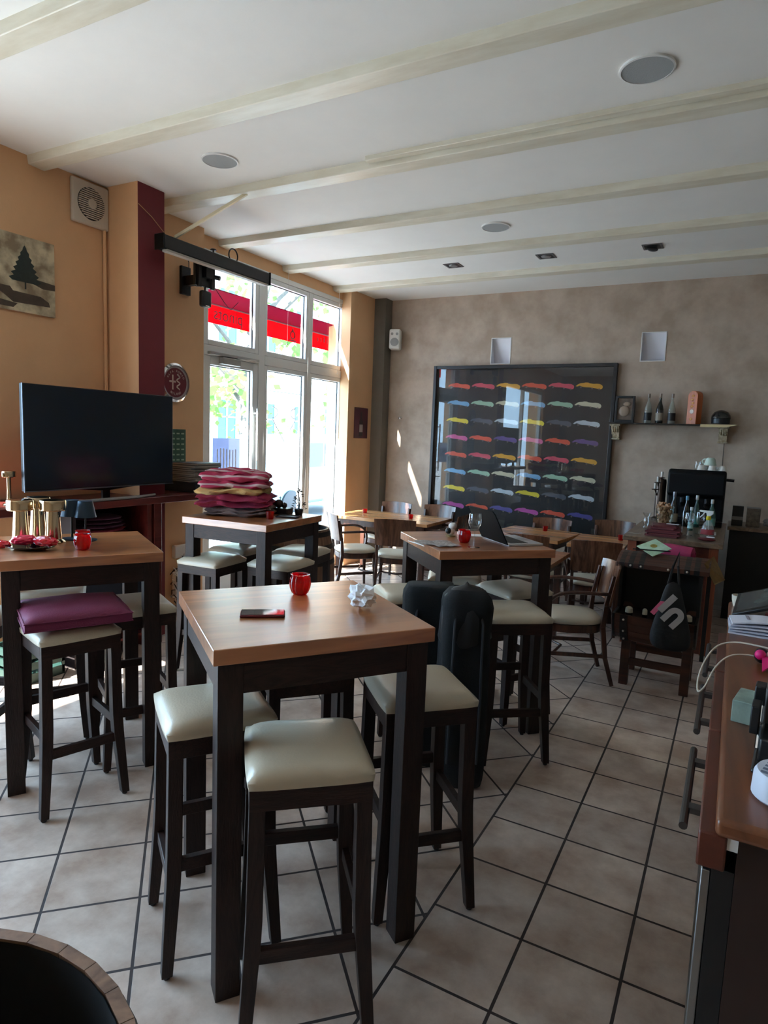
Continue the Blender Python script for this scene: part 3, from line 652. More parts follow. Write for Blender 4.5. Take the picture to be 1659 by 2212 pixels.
MB().box(-.08, .0, .035, .08, .02, .275).build('backing', mat('relief_brown', (120, 100, 84), .7, var=.4, vscale=18), t)
MB().ball((-.005, -.002, .13), .06, 16, 10, (1, .25, 1)).ball((.02, -.002, .21), .032, 12, 8, (1.3, .3, .7)).build('relief', mat('relief_tan', (150, 128, 108), .5), t, smooth=True)
def bottle(name, lab, x, y, z, h, glassm, labm, capm=None, r=.036, group=None, neck=.012):
    t = thing(name, lab, 'bottle', (x, y, z), random.uniform(0, 1), group)
    sh = h*.5
    MB().lathe([(0, 0), (r*.95, 0), (r, .006), (r, sh*.92), (r*.85, sh*1.08), (neck*1.5, h*.70), (neck, h*.78), (neck, h*.985), (0, h*.985)], 22).build('glass', glassm, t, smooth=True)
    if labm: MB().lathe([(r+.0008, h*.10), (r+.0008, h*.36)], 22, cap=False).build('label', labm, t, smooth=True)
    MB().lathe([(neck+.0015, h*.86), (neck+.0025, h*.87), (neck+.002, h), (0, h)], 14).build('cap', capm or BLACKM, t, smooth=True)
    return t
LB = mat('label_black', (26, 22, 22), .5)
bottle('bottle', 'clear glass bottle with dark label on the wall shelf, next to the framed relief', -.911, 7.78, ZS, .325, BOTG, LB, mat('cap_grey', (128, 112, 100), .5), .040, 'bottles on the wall shelf')
bottle('bottle', 'black wine bottle between two clear bottles on the wall shelf', -.791, 7.78, ZS, .325, DKBOT, mat('label_pale', (150, 136, 120), .6), MATS['cap_grey'], .040, 'bottles on the wall shelf')
bottle('bottle', 'clear glass bottle on the wall shelf, nearest the orange wooden box', -.669, 7.78, ZS, .325, BOTG, LB, MATS['cap_grey'], .040, 'bottles on the wall shelf')
t = thing('wooden_bottle_box', 'tall orange wooden bottle box with rounded top standing on the shelf', 'box', (-.445, 7.78, ZS), R(-28))
ORW = wood('orange_wood', (168, 84, 36), (206, 112, 54), .4, 'Z', 6)
m = MB(); pr = [(-.055, 0), (.055, 0), (.055, .30)]+[(.055*math.cos(a), .30+.055*math.sin(a)) for a in [i*math.pi/10 for i in range(1, 10)]]+[(-.055, .30)]
m.prism(pr, (0, .05, 0), (1, 0, 0), (0, 0, 1), (0, -.10, 0)); m.build('body', ORW, t, bevel=.003)
m = MB(); m.lathe([(0, -.0535), (.022, -.0535), (.024, -.05)], 18, (0, 0, .135), axis='Y')
m.build('white_disc', mat('disc_white', (226, 206, 190), .5), t); m = MB()
for z in (.055, .19, .225, .26, .30): m.ball((.004*math.sin(z*90), -.05, z), .016, 10, 6, (1.1, .3, .8))
m.build('carved_relief', mat('gold_relief', (216, 146, 70), .35), t, smooth=True)
t = thing('peaked_hat', 'black and silver round peaked hat on the right end of the shelf', 'hat', (-.185, 7.77, ZS+.014))
MB().lathe([(.088, 0), (.09, .05), (.086, .052)], 26).build('band', BLACK, t, smooth=True)
MB().lathe([(.088, .05), (.094, .055), (.09, .085), (.066, .12), (.03, .138), (0, .142)], 26).build('crown', mat('cap_silver_black', (80, 78, 74), .25, metal=.5, col2=(20, 20, 20), vscale=14), t, smooth=True)
m = MB(); m.add([(-.37, 7.66, ZS+.002), (-.02, 7.65, ZS+.002), (.0, 7.86, ZS+.002), (-.30, 7.87, ZS+.002), (-.37, 7.655, ZS-.03), (-.12, 7.648, ZS-.026)], [(0, 1, 2, 3), (0, 4, 5, 1)])
tag(m.build('loose_papers', mat('yellowed_paper', (205, 186, 140), .8)), 'yellowed papers lying under the hat and drooping over the shelf edge', 'paper')
m = MB(); m.tube([(-.135, YB-.01, 1.95), (-.132, YB-.01, 1.7), (-.128, YB-.01, 1.5), (-.12, YB-.01, .98)], .0035, 6); tag(m.build('wall_cable', mat('cable_brown', (70, 56, 46), .6)), 'thin brown cable running down the taupe wall below the shelf', 'cable')

# ------------------------------------------------------------------ sideboard with television
t = thing('sideboard', 'long dark red wooden counter and cabinet under the television', 'sideboard', (0, 0, 0))
m = MB(); m.box(-4.06, 2.10, 1.125, -3.925, 4.42, 1.18).box(XW+.004, 2.10, 1.125, -4.06, 3.51, 1.18).box(XW+.004, 3.775, 1.125, -4.06, 4.42, 1.18); m.build('top', SIDEW, t, bevel=.006)
MB().box(-4.38, 3.50-.03, 0, -3.93, 3.51-.0, 1.125).build('side_panel', SIDEW, t, bevel=.003)
MB().box(-3.99, 3.535, 0, -3.93, 3.61, 1.125).build('post', SIDEW, t, bevel=.003)
MB().box(-4.38, 2.84, 0, -3.95, 2.87, 1.125).build('side_panel', mat('sideboard_dark', (34, 24, 26), .7), t, bevel=.003)  # dark colour stands in for shade where sun would redden the panel
MB().box(-4.38, 2.87, .85, -3.96, 3.47, .87).box(-4.38, 2.87, .10, -3.96, 3.47, .12).build('shelf', SIDEW, t)
MB().box(-4.40, 2.84, .0, -4.38, 3.50, 1.125).build('back_panel', mat('sideboard_dark', (34, 24, 26), .7), t)
m = MB(); m.box(-3.96, 2.90, .42, -3.945, 3.44, .83); m.build('door', mat('blue_black_door', (30, 36, 48), .35), t, bevel=.004)
for k, (lab, z, c) in enumerate((('folded burgundy blanket on the sideboard shelf, lower of two', .872, (128, 36, 54)), ('folded dark plum blanket on top of the burgundy one in the sideboard', .962, (74, 36, 58)))):
    m = MB(); rnd = random.Random(k)
    for q in range(3):
        zz = z+q*.03; m.ball((-4.14, 3.17, zz+.016), .1, 22, 9, (1.75, 2.6-.2*q-.4*k, .155), jit=.12)
    tag(m.build('folded_blanket', mat('blanket_side_%d' % k, c, .95, bump=.4, bscale=60), smooth=True), lab, 'blanket', 'blankets in the sideboard')
t = thing('television', 'large black flat television standing on the red sideboard', 'television', (-4.0, 3.165, 1.18))
MB().box(-.03, -.625, .092, .0, .625, .785).build('case', BLACK, t, bevel=.004)
MB().box(.0, -.618, .10, .0035, .618, .779).build('screen', mat('tv_screen', (14, 26, 40), .16, spec=.6), t)  # bluish sky reflection mixed into the screen colour
MB().box(-.004, -.625, .088, .006, .625, .095).box(-.004, -.627, .09, .006, -.620, .785).build('bezel_strip', mat('tv_silver_edge', (110, 116, 126), .3, metal=.6), t)
m = MB(); m.tube([(-.02, -.30, .10), (-.02, 0, .075), (-.02, .30, .10)], .012, 8).box(-.03, -.03, .0, -.01, .03, .10); m.build('neck', BLACKM, t, smooth=True)
m = MB(); m.tube([(.02, -.42, .012), (.065, -.25, .012), (.072, 0, .012), (.065, .25, .012), (.02, .42, .012)], .011, 8); m.build('curved_foot', mat('tv_foot', (160, 160, 158), .3, metal=.7), t, smooth=True)
t = thing('storage_crate', 'dark green plastic crate on the floor beside the sideboard', 'crate', (-4.14, 2.62, 0))
CRT = mat('crate_green', (30, 58, 52), .5)
m = MB(); m.box(-.18, -.15, 0, .18, .15, .015)
for a in (0, 1, 2):
    z_ = .015+a*.075
    m.box(-.18, -.15, z_, .18, -.135, z_+.05).box(-.18, .135, z_, .18, .15, z_+.05).box(-.18, -.135, z_, -.165, .135, z_+.05).box(.165, -.135, z_, .18, .135, z_+.05)
for x, y in ((-.18, -.15), (.16, -.15), (-.18, .13), (.16, .13)): m.box(x, y, .015, x+.02, y+.02, .24)
m.build('body', CRT, t)
# magazines and box on the counter
random.seed(4)
z = 1.18
t = thing('document_box', 'dark blue-black document box under the stack of magazines on the counter', 'box', (-4.13, 4.14, z))
MB().box(-.20, -.14, 0, .17, .19, .085).build('body', mat('box_navy', (22, 30, 38), .5), t, bevel=.004)
z += .085
cols = [(30, 30, 34), (200, 200, 198), (60, 56, 60), (36, 34, 40), (190, 186, 180), (44, 40, 42), (90, 86, 84), (28, 28, 32), (120, 116, 112), (50, 46, 48)]
names = ['black bound magazine at the bottom', 'white paged magazine second from the bottom', 'grey magazine third from the bottom', 'dark magazine fourth from the bottom', 'pale magazine in the middle', 'dark brown magazine just above the middle', 'grey brown magazine', 'black folder near the top', 'light grey folder just under the top', 'dark folder on the very top']
for i, c in enumerate(cols):
    h_ = random.uniform(.011, .019)
    t = thing('magazine', names[i]+' of the stack on the counter beside the television', 'magazine', (-4.13+random.uniform(-.02, .02), 4.17+random.uniform(-.02, .02), z), random.uniform(-.12, .12), 'magazines stacked on the counter')
    MB().box(-.14, -.155, 0, .14, .155, h_*.18).box(-.14, -.155, h_*.82, .14, .155, h_).build('cover', mat('mag_%d' % i, c, .45), t)
    MB().box(-.135, -.15, h_*.18, .136, .151, h_*.82).build('pages', mat('mag_pages', (190, 186, 178), .8), t)
    z += h_+.0005

# ------------------------------------------------------------------ bar tables and stools
def make_bar_table(lab, x, y, deg):
    t = thing('bar_table', lab, 'bar table', (x, y, 0), R(deg), 'high bar tables')
    S = .355
    MB().box(-S, -S, 1.062, S, S, 1.11).build('tabletop', OAK, t, bevel=.003)
    q = .335
    m = MB()
    for sgn in (-1, 1): m.box(-q+.07, sgn*q-(.0 if sgn < 0 else .022), .965, q-.07, sgn*q+(.022 if sgn < 0 else 0), 1.062)
    for sgn in (-1, 1): m.box(sgn*q-(.0 if sgn < 0 else .022), -q+.07, .965, sgn*q+(.022 if sgn < 0 else 0), q-.07, 1.062)
    m.build('apron', DARKX, t, bevel=.002)
    for a, b in ((-1, -1), (1, -1), (1, 1), (-1, 1)):
        x0_, y0_ = a*(q+.004), b*(q+.004); x1_, y1_ = a*(q-.070), b*(q-.070)
        MB().box(min(x0_, x1_), min(y0_, y1_), 0, max(x0_, x1_), max(y0_, y1_), 1.062).build('leg', DARKW, t, bevel=.002)
    return t
T1 = make_bar_table('high wooden bar table in the foreground with a phone and crumpled paper on it', -1.305, 1.810, 53.5)
dup(T1, (-2.924, 2.128, 0), R(59.0), 'high wooden bar table at the left edge with brass lamps and a red tray', 'high bar tables')
dup(T1, (-3.025, 3.640, 0), R(3.5), 'high bar table by the window with the pile of blankets on it', 'high bar tables')
dup(T1, (-1.362, 3.690, 0), R(44.5), 'high wooden bar table with laptop and wine glass on it', 'high bar tables')

def make_stool(lab, x, y, deg):
    t = thing('bar_stool', lab, 'bar stool', (x, y, 0), R(deg), 'cream seated bar stools')
    n = 12; m = MB(); a = .178
    # cushion: puffed square grid with rounded rim
    vs = []; G = 14
    def P(i, j):
        u = -1+2*i/G; v = -1+2*j/G
        r4 = (abs(u)**5+abs(v)**5)**.2 if (u or v) else 0
        mx = max(abs(u), abs(v)); k = (mx/r4) if r4 > 0 else 1
        return u*a*(.72+.28*k), v*a*(.72+.28*k), u, v
    for i in range(G+1):
        for j in range(G+1):
            x_, y_, u, v = P(i, j); e_ = (1-abs(u)**6)*(1-abs(v)**6)
            vs.append((x_, y_, .797+.030*e_**.5 + .004*(1-u*u)*(1-v*v) + .0035*math.sin(3.1*u+1)*math.cos(2.3*v)))
    fs = [(i*(G+1)+j, (i+1)*(G+1)+j, (i+1)*(G+1)+j+1, i*(G+1)+j+1) for i in range(G) for j in range(G)]
    m.add(vs, fs)
    rim = [i*(G+1) for i in range(G+1)]+[G*(G+1)+j for j in range(1, G+1)]+[i*(G+1)+G for i in range(G-1, -1, -1)]+[j for j in range(G-1, 0, -1)]
    o_ = len(m.v); nr = len(rim)
    m.v += [(m.v[k][0]*.985, m.v[k][1]*.985, .777) for k in rim]
    for q in range(nr): m.f.append((rim[q], rim[(q+1) % nr], o_+(q+1) % nr, o_+q)); m.m.append(0)
    m.f.append(tuple(o_+q for q in range(nr))); m.m.append(0)
    m.build('seat', LEATH, t, smooth=True, angle=75)
    m = MB(); q = .168
    for s_ in (-1, 1):
        m.box(-q, min(s_*q, s_*(q-.02)), .715, q, max(s_*q, s_*(q-.02)), .779)
        m.box(min(s_*q, s_*(q-.02)), -q+.02, .715, max(s_*q, s_*(q-.02)), q-.02, .779)
    m.build('seat_frame', DARKX, t, bevel=.002)
    for sx, sy in ((-1, -1), (1, -1), (1, 1), (-1, 1)):
        m = MB(); c0 = .145; c1 = .150; c2 = .176
        def ring(c, z, w):
            return [(sx*c-w/2, sy*c-w/2, z), (sx*c+w/2, sy*c-w/2, z), (sx*c+w/2, sy*c+w/2, z), (sx*c-w/2, sy*c+w/2, z)]
        rr = ring(c2, .012, .034)+ring(c1+.004, .31, .044)+ring(c1, .40, .045)+ring(c0, .775, .044)
        m.add(rr, [(3, 2, 1, 0), (12, 13, 14, 15)]+[(k*4+i, k*4+(i+1) % 4, (k+1)*4+(i+1) % 4, (k+1)*4+i) for k in range(3) for i in range(4)])
        lg = m.build('leg', DARKW, t, bevel=.002)
        MB().lathe([(.010, 0), (.012, .003), (.010, .013)], 10, (sx*c2, sy*c2, 0)).build('glide', BLACK, lg)
    for nm, A, B in (('stretcher', (-.14, -.154, .285), (.14, -.154, .285)), ('stretcher', (-.14, .150, .43), (.14, .150, .43)), ('stretcher', (-.152, -.14, .36), (-.152, .14, .36)), ('stretcher', (.152, -.14, .36), (.152, .14, .36))):
        MB().bar(A, B, .022, .042).build(nm, DARKX, t, bevel=.002)
    return t
S0 = make_stool('bar stool in front of the foreground table, nearest the camera', -1.035, 1.495, 41.5)
SG = 'cream seated bar stools'
for x, y, d, lab in ((-1.470, 1.572, -35.4, 'bar stool at the left corner of the foreground table'),
    (-.968, 2.117, 44, 'bar stool at the right side of the foreground table'),
    (-1.480, 2.100, 138.6, 'bar stool tucked behind the foreground table, only its frame and legs showing'),
    (-2.614, 1.854, 72.7, 'bar stool with a plum cushion on it at the left hand table'),
    (-3.255, 2.200, 52, 'bar stool behind the left hand table on the wall side, under the brass lamps'),
    (-2.690, 2.285, 62, 'bar stool on the far right side of the left hand table'),
    (-3.10, 1.68, 30, 'bar stool at the left edge of the picture, mostly hidden by a table leg'),
    (-3.215, 3.415, 4, 'front left bar stool under the blanket table'),
    (-3.36, 3.86, 5, 'rear left bar stool under the blanket table'),
    (-2.775, 3.64, 3, 'front right bar stool under the blanket table'),
    (-2.93, 4.10, 8, 'rear right bar stool under the blanket table, in front of the barrel'),
    (-1.003, 3.370, 37, 'bar stool in front of the laptop table, right of the black bags'),
    (-1.655, 3.385, 44, 'bar stool left of the laptop table, just left of the black bags'),
    (-1.600, 4.010, 22, 'bar stool behind the left part of the laptop table, above the black bags'),
    (-1.155, 3.905, 58, 'bar stool behind the laptop table, next to the bentwood armchair')):
    dup(S0, (x, y, 0), R(d), lab, SG)
# plum cushion
t = thing('seat_cushion', 'thick plum coloured cushion lying on a bar stool at the left hand table', 'cushion', (-2.622, 1.880, .832), R(63))
m = MB(); G = 16; vs = []
for zz in (0, 1):
    for i in range(G+1):
        for j in range(G+1):
            u = -1+2*i/G; v = -1+2*j/G; e_ = (1-abs(u)**5)*(1-abs(v)**5); w_ = noise.noise(Vector((u*2, v*2, zz*3)))*.006
            vs.append((u*.215, v*.205, .014+.036*zz+(.026*e_**.5+w_ if zz else -.012*e_**.5)))
fs = [(i*(G+1)+j, (i+1)*(G+1)+j, (i+1)*(G+1)+j+1, i*(G+1)+j+1) for i in range(G) for j in range(G)]
K = (G+1)**2; fs2 = [tuple(k+K for k in q) for q in fs]
rim = [i*(G+1) for i in range(G+1)]+[G*(G+1)+j for j in range(1, G+1)]+[i*(G+1)+G for i in range(G-1, -1, -1)]+[j for j in range(G-1, 0, -1)]
m.add(vs, fs+fs2+[(rim[q], rim[(q+1) % len(rim)], K+rim[(q+1) % len(rim)], K+rim[q]) for q in range(len(rim))])
PLUM = mat('plum_fabric', (112, 38, 72), .8, bump=.3, bscale=150); m.build('body', PLUM, t, smooth=True, angle=60)
m = MB(); m.tube([(vs[K+k][0]*1.01, vs[K+k][1]*1.01, vs[K+k][2]) for k in rim], .003, 6, closed=True).tube([(vs[k][0]*1.01, vs[k][1]*1.01, vs[k][2]) for k in rim], .003, 6, closed=True); m.build('piping', PLUM, t, smooth=True)

# ------------------------------------------------------------------ dining tables and bentwood chairs
def dining_table(lab, x, y, deg, sx, sy, mt=OAKE):
    t = thing('dining_table', lab, 'dining table', (x, y, 0), R(deg), 'low dining tables')
    MB().box(-sx/2, -sy/2, .715, sx/2, sy/2, .75).build('tabletop', mt, t, bevel=.003)
    m = MB(); a, b = sx/2-.06, sy/2-.06
    m.box(-a, -b, .64, a, -b+.02, .715).box(-a, b-.02, .64, a, b, .715).box(-a, -b, .64, -a+.02, b, .715).box(a-.02, -b, .64, a, b, .715); m.build('apron', CHAIRW, t)
    for p_, q_ in ((-1, -1), (1, -1), (1, 1), (-1, 1)): MB().bar((p_*(a-.02), q_*(b-.02), .64), (p_*(a-.02), q_*(b-.02), 0), .06, .06, .045, .045).build('leg', CHAIRW, t, bevel=.003)
dining_table('long light dining table in the sunny window corner with two red candles', -3.60, 6.88, 1, 1.27, .76)
dining_table('dining table under the car picture with a red candle, left of the pair', -1.825, 6.80, -6, .78, .76)
dining_table('dining table joined on the right of the pair, beside the side counter', -1.13, 6.72, 2, .52, .78)
dining_table('dining table behind the laptop table, facing the armchair', -1.60, 5.40, 0, .76, .76, OAK)

def make_chair(lab, x, y, face, arms):
    t = thing('dining_chair' if not arms else 'bentwood_armchair', lab, 'chair', (x, y, 0), R(face-90), 'walnut bentwood chairs')
    m = MB(); seg = 32
    def sq(rx, ry, z, p=3.2):
        out = []
        for k in range(seg):
            a = 2*math.pi*k/seg; c, s_ = math.cos(a), math.sin(a); r_ = (abs(c)**p+abs(s_)**p)**(-1/p)
            taper = 1+.06*s_*r_; out.append((c*r_*rx*taper, s_*r_*ry, z))
        return out
    L = [sq(.195, .195, .43), sq(.215, .213, .437), sq(.222, .218, .455), sq(.205, .20, .474), sq(.14, .13, .481), sq(.04, .04, .483)]
    vs = [p for l in L for p in l]; fs = [(i*seg+k, i*seg+(k+1) % seg, (i+1)*seg+(k+1) % seg, (i+1)*seg+k) for i in range(5) for k in range(seg)]+[tuple(range(seg))[::-1], tuple(5*seg+k for k in range(seg))]
    m.add(vs, fs); m.build('seat', LEATH, t, smooth=True, angle=80)
    L = [sq(.205, .203, .372), sq(.215, .212, .376), sq(.215, .212, .430), sq(.19, .19, .431)]
    m = MB(); m.add([p for l in L for p in l], [(i*seg+k, i*seg+(k+1) % seg, (i+1)*seg+(k+1) % seg, (i+1)*seg+k) for i in range(3) for k in range(seg)]+[tuple(range(seg))[::-1], tuple(3*seg+k for k in range(seg))])
    m.build('seat_frame', CHAIRW, t, smooth=True)
    for s_ in (-1, 1):
        MB().bar((s_*.178, .170, .42), (s_*.190, .185, 0), .040, .040, .026, .026).build('leg', CHAIRW, t, bevel=.006)
        m = MB(); pts = [(s_*.20, -.285, 0), (s_*.192, -.225, .20), (s_*.188, -.195, .42), (s_*.190, -.205, .58), (s_*.196, -.245, .80)]
        for i in range(4): m.bar(pts[i], pts[i+1], .028, (.028, .034, .036, .030)[i], .028, (.034, .036, .030, .022)[i])
        m.build('leg', CHAIRW, t, bevel=.004)
    m = MB(); nx = 12; vs = []
    for k, (z_, off) in enumerate(((.575, 0), (.70, -.018), (.855, -.045))):
        for th in (0, .013):
            for i in range(nx+1):
                u = -1+2*i/nx; vs.append((u*(.208+.006*k), -.222+off-.040*(1-u*u)-th, z_+ (.012*(1-u*u) if k == 2 else 0)))
    W = nx+1; fs = []
    for k in range(2):
        for i in range(nx):
            a = 2*k*W; fs.append((a+i, a+i+1, a+2*W+i+1, a+2*W+i)); fs.append((a+W+i, a+3*W+i, a+3*W+i+1, a+W+i+1))
        a = 2*k*W; fs.append((a, a+2*W, a+3*W, a+W)); fs.append((a+nx, a+W+nx, a+3*W+nx, a+2*W+nx))
    for i in range(nx): fs.append((i, W+i, W+i+1, i+1)); fs.append((4*W+i, 4*W+i+1, 5*W+i+1, 5*W+i))
    m.add(vs, fs); m.build('backrest', PLYW, t, smooth=True, angle=50)
    m = MB(); m.bar((-.186, .178, .21), (-.194, -.222, .21), .018, .028).bar((.186, .178, .21), (.194, -.222, .21), .018, .028); m.tube([(-.186, .14, .215), (0, .05, .215), (.186, .14, .215)], .011, 8); m.build('stretcher', CHAIRW, t, bevel=.003)
    if arms:
        for s_ in (-1, 1):
            P = [(s_*.195, -.225, .665), (s_*.235, -.12, .675), (s_*.258, .02, .680), (s_*.262, .12, .668), (s_*.258, .185, .63), (s_*.245, .215, .565), (s_*.225, .205, .49), (s_*.205, .185, .40)]
            # smooth by Catmull-Rom
            Q = []
            for i in range(len(P)-1):
                p0, p1, p2, p3 = [Vector(P[max(0, min(len(P)-1, i+d))]) for d in (-1, 0, 1, 2)]
                for k in range(4):
                    u = k/4; Q.append(.5*((2*p1)+(p2-p0)*u+(2*p0-5*p1+4*p2-p3)*u*u+(3*p1-p0-3*p2+p3)*u**3))
            Q.append(Vector(P[-1])); MB().tube(Q, .0135, 10).build('armrest', CHAIRW, t, smooth=True)
    return t
CA = make_chair('bentwood armchair with cream seat behind the laptop table, facing left', -.985, 4.80, 204, True)
CG = 'walnut bentwood chairs'
def ch(src, x, y, face, lab): dup(src, (x, y, 0), R(face-90), lab, CG)
ch(CA, -3.66, 6.13, 48, 'bentwood armchair with sunlit seat next to the wooden barrel')
ch(CA, -2.93, 6.86, 182, 'dark armchair seen from the side at the right end of the window corner table')
CS = make_chair('chair with its back to the camera, in front of the window corner table', -3.15, 6.16, 112, False)
ch(CS, -3.27, 7.28, 268, 'chair against the taupe wall with swirly veneer backrest, left of the car picture')
ch(CS, -3.84, 7.18, 268, 'chair with sunlit backrest in the corner behind the window table')
ch(CS, -1.76, 7.00, 270, 'chair against the car picture behind the dining table with a candle')
ch(CS, -1.13, 7.35, 272, 'chair against the taupe wall beside the side counter')
ch(CS, -1.66, 6.12, 92, 'dark chair seen just above the laptop keyboard, back to the camera')
ch(CA, -1.09, 6.17, 104, 'dark broad backed armchair behind the bentwood armchair, back to the camera')

# ------------------------------------------------------------------ wooden barrels
def barrel(lab, x, y, h, rt, rb, head=True):
    t = thing('wooden_barrel', lab, 'barrel', (x, y, 0), 0, 'wooden wine barrels')
    BW = wood('barrel_stave_wood', (100, 70, 52), (150, 114, 88), .6, 'Z', 8)
    m = MB(); n = 34
    for k in range(n):
        a0 = 2*math.pi*k/n+.002; a1 = 2*math.pi*(k+1)/n-.002; vs = []
        for i in range(11):
            u = i/10; r_ = rt+(rb-rt)*(1-(2*u-1)**2)
            for (aa, th) in ((a0, 0), (a1, 0), (a1, .019), (a0, .019)): vs.append(((r_-th)*math.cos(aa), (r_-th)*math.sin(aa), h*u))
        m.add(vs, [(i*4+j, i*4+(j+1) % 4, i*4+4+(j+1) % 4, i*4+4+j) for i in range(10) for j in range(4)]+[(0, 3, 2, 1), (40, 41, 42, 43)])
    m.build('staves', BW, t)
    MB().lathe([(0, h-.30), (rt-.017, h-.30), (rt-.017, h-.28), (0, h-.28)], 40).build('head', mat('barrel_head_dark', (30, 25, 22), .6, col2=(46, 38, 30), vscale=3, stretch=(14, 1, 1)), t)
    MB().lathe([(rt-.0205, h-.004), (rt-.0205+(rb-rt)*.55, h-.29), (rt-.03+(rb-rt)*.5, h-.29), (rt-.0215, h-.004)], 44, cap=False).build('dark_lining', mat('dark_lining_wood', (20, 17, 17), .8), t, smooth=True)  # near-black lining inside the staves
    for u in (.04, .16, .30, .70, .84, .96):
        r0_ = rt+(rb-rt)*(1-(2*(u-.02)-1)**2)+.002; r1_ = rt+(rb-rt)*(1-(2*(u+.02)-1)**2)+.002
        MB().lathe([(r0_-.006, h*(u-.022)), (r0_+.001, h*(u-.022)), (r1_+.001, h*(u+.022)), (r1_-.006, h*(u+.022))], 44, cap=False).build('hoop', mat('hoop_iron', (64, 58, 54), .5, metal=.6), t, smooth=True)
barrel('upright wooden barrel cut off by the bottom left corner of the picture', -.800, .235, .93, .345, .385)
barrel('upright wooden barrel behind the blanket table near the entrance door', -3.27, 4.50, .91, .275, .335)

# ------------------------------------------------------------------ red candle glasses
def candle(lab, x, y, z, kind, proto=[None, None]):
    if proto[kind] is None:
        t = thing('candle_glass', lab, 'candle holder', (x, y, z), 0, 'red glass candle holders')
        if kind == 0: pr = [(0, .004), (.022, .0), (.030, .006), (.037, .025), (.040, .045), (.037, .064), (.033, .070), (.036, .078), (.0335, .078), (.030, .070), (.034, .062), (.036, .045), (.033, .025), (.026, .010), (0, .010)]
        else: pr = [(0, .002), (.021, .0), (.024, .004), (.028, .05), (.030, .055), (.026, .055), (.022, .010), (0, .010)]
        m = MB(); m.lathe(pr, 40)
        m.v = [(a*(1+.05*math.cos(10*math.atan2(b, a))) if (a or b) else a, b*(1+.05*math.cos(10*math.atan2(b, a))) if (a or b) else b, c) for a, b, c in m.v]
        m.build('glass', REDG, t, smooth=True, angle=80)
        MB().lathe([(0, .011), (.018, .011), (.018, .026), (0, .026)], 18).build('tea_light', mat('tea_light', (190, 60, 50), .5), t)
        proto[kind] = t; return t
    return dup(proto[kind], (x, y, z), random.uniform(0, 6), lab, 'red glass candle holders')
candle('fluted red candle glass on the foreground table', -1.415, 1.975, 1.11, 0)
candle('red candle glass beside the brass lamps on the left table, front of two', -2.775, 2.050, 1.11, 0)
candle('red candle glass partly hidden behind another on the left table', -2.868, 2.120, 1.11, 0)
candle('red candle glass beside the blanket pile', -2.825, 3.565, 1.11, 1)
candle('large red candle glass beside the wine glass on the laptop table', -1.375, 3.560, 1.11, 0)
candle('small red candle glass on the window corner table, nearer the window', -4.00, 6.92, .75, 1)
candle('small red candle glass on the window corner table, nearer the room', -3.325, 6.84, .75, 1)
candle('small red candle glass on the dining table under the car picture', -1.765, 7.00, .75, 1)
candle('small red candle glass at the edge of the dining table beside the side counter', -.965, 6.90, .75, 1)

# ------------------------------------------------------------------ things on the foreground table
t = thing('smartphone', 'smartphone in a dark red case lying on the foreground table', 'phone', (-1.345, 1.668, 1.11), R(37))
MB().box(-.074, -.036, 0, .074, .036, .010).build('case', mat('phone_case_red', (96, 14, 28), .35), t, bevel=.005, seg=3)
MB().box(-.070, -.032, .010, .070, .032, .0112).build('screen', mat('phone_screen', (14, 14, 16), .05, spec=.8), t)
m = MB(); rnd = random.Random(5)
bmm = bmesh.new(); bmesh.ops.create_icosphere(bmm, subdivisions=3, radius=.042)
for v in bmm.verts:
    d = v.co.normalized(); k = .96+.55*noise.noise(d*3.6)+.42*abs(noise.noise(d*7+Vector((3, 1, 2)))); v.co = Vector((d.x*1.25, d.y*.95, d.z*.85))*.042*k+Vector([rnd.uniform(-.0028, .0028) for _ in range(3)])
zmin = min(v.co.z for v in bmm.verts)
m.add([tuple(v.co) for v in bmm.verts], [tuple(q.index for q in fc.verts) for fc in bmm.faces]); bmm.free()
tag(m.build('crumpled_paper', PAPER, loc=(-1.118, 1.935, 1.110-zmin), rz=R(-28)), 'crumpled white paper napkin on the foreground table', 'paper')

# ------------------------------------------------------------------ left table: brass lamps, dark lamps, tray
def make_brass(lab, x, y, z):
    t = thing('brass_table_lamp', lab, 'table lamp', (x, y, z), 0, 'small brass table lamps')
    MB().lathe([(0, 0), (.038, 0), (.040, .006), (.036, .012), (0, .013)], 32).build('base', GOLD, t, smooth=True)
    MB().lathe([(.017, .012), (.013, .10), (.014, .185)], 24).build('stem', GOLD, t, smooth=True)
    MB().lathe([(.012, .180), (.040, .182), (.043, .186), (.043, .218), (.041, .222), (0, .223)], 36).build('lamp_head', GOLD, t, smooth=True)
    return t
B0 = make_brass('slim brass table lamp on the counter left of the television', -4.10, 2.50, 1.18)
dup(B0, (-4.12, 2.38, 1.18), 0, 'slim brass table lamp on the counter cut by the left edge of the picture', 'small brass table lamps')
t = thing('brass_table_lamp', 'brass lamp with wide drum head on the left table, front left of three', 'table lamp', (-3.165, 1.985, 1.11), 0, 'brass drum lamps on the left table')
MB().lathe([(0, 0), (.056, 0), (.058, .005), (.052, .012), (.042, .02), (0, .021)], 40).build('base', GOLD, t, smooth=True)
MB().lathe([(.041, .018), (.036, .08), (.031, .172)], 32).build('stem', GOLD, t, smooth=True)
MB().lathe([(.026, .165), (.060, .166), (.063, .170), (.063, .214), (.060, .219), (.052, .221), (0, .221)], 44).build('lamp_head', GOLD, t, smooth=True)
dup(t, (-3.05, 2.085, 1.11), 0, 'brass lamp with wide drum head on the left table, beside the slate lamps', 'brass drum lamps on the left table')
dup(t, (-3.215, 2.11, 1.11), 0, 'brass lamp with wide drum head on the left table, behind the other two', 'brass drum lamps on the left table')
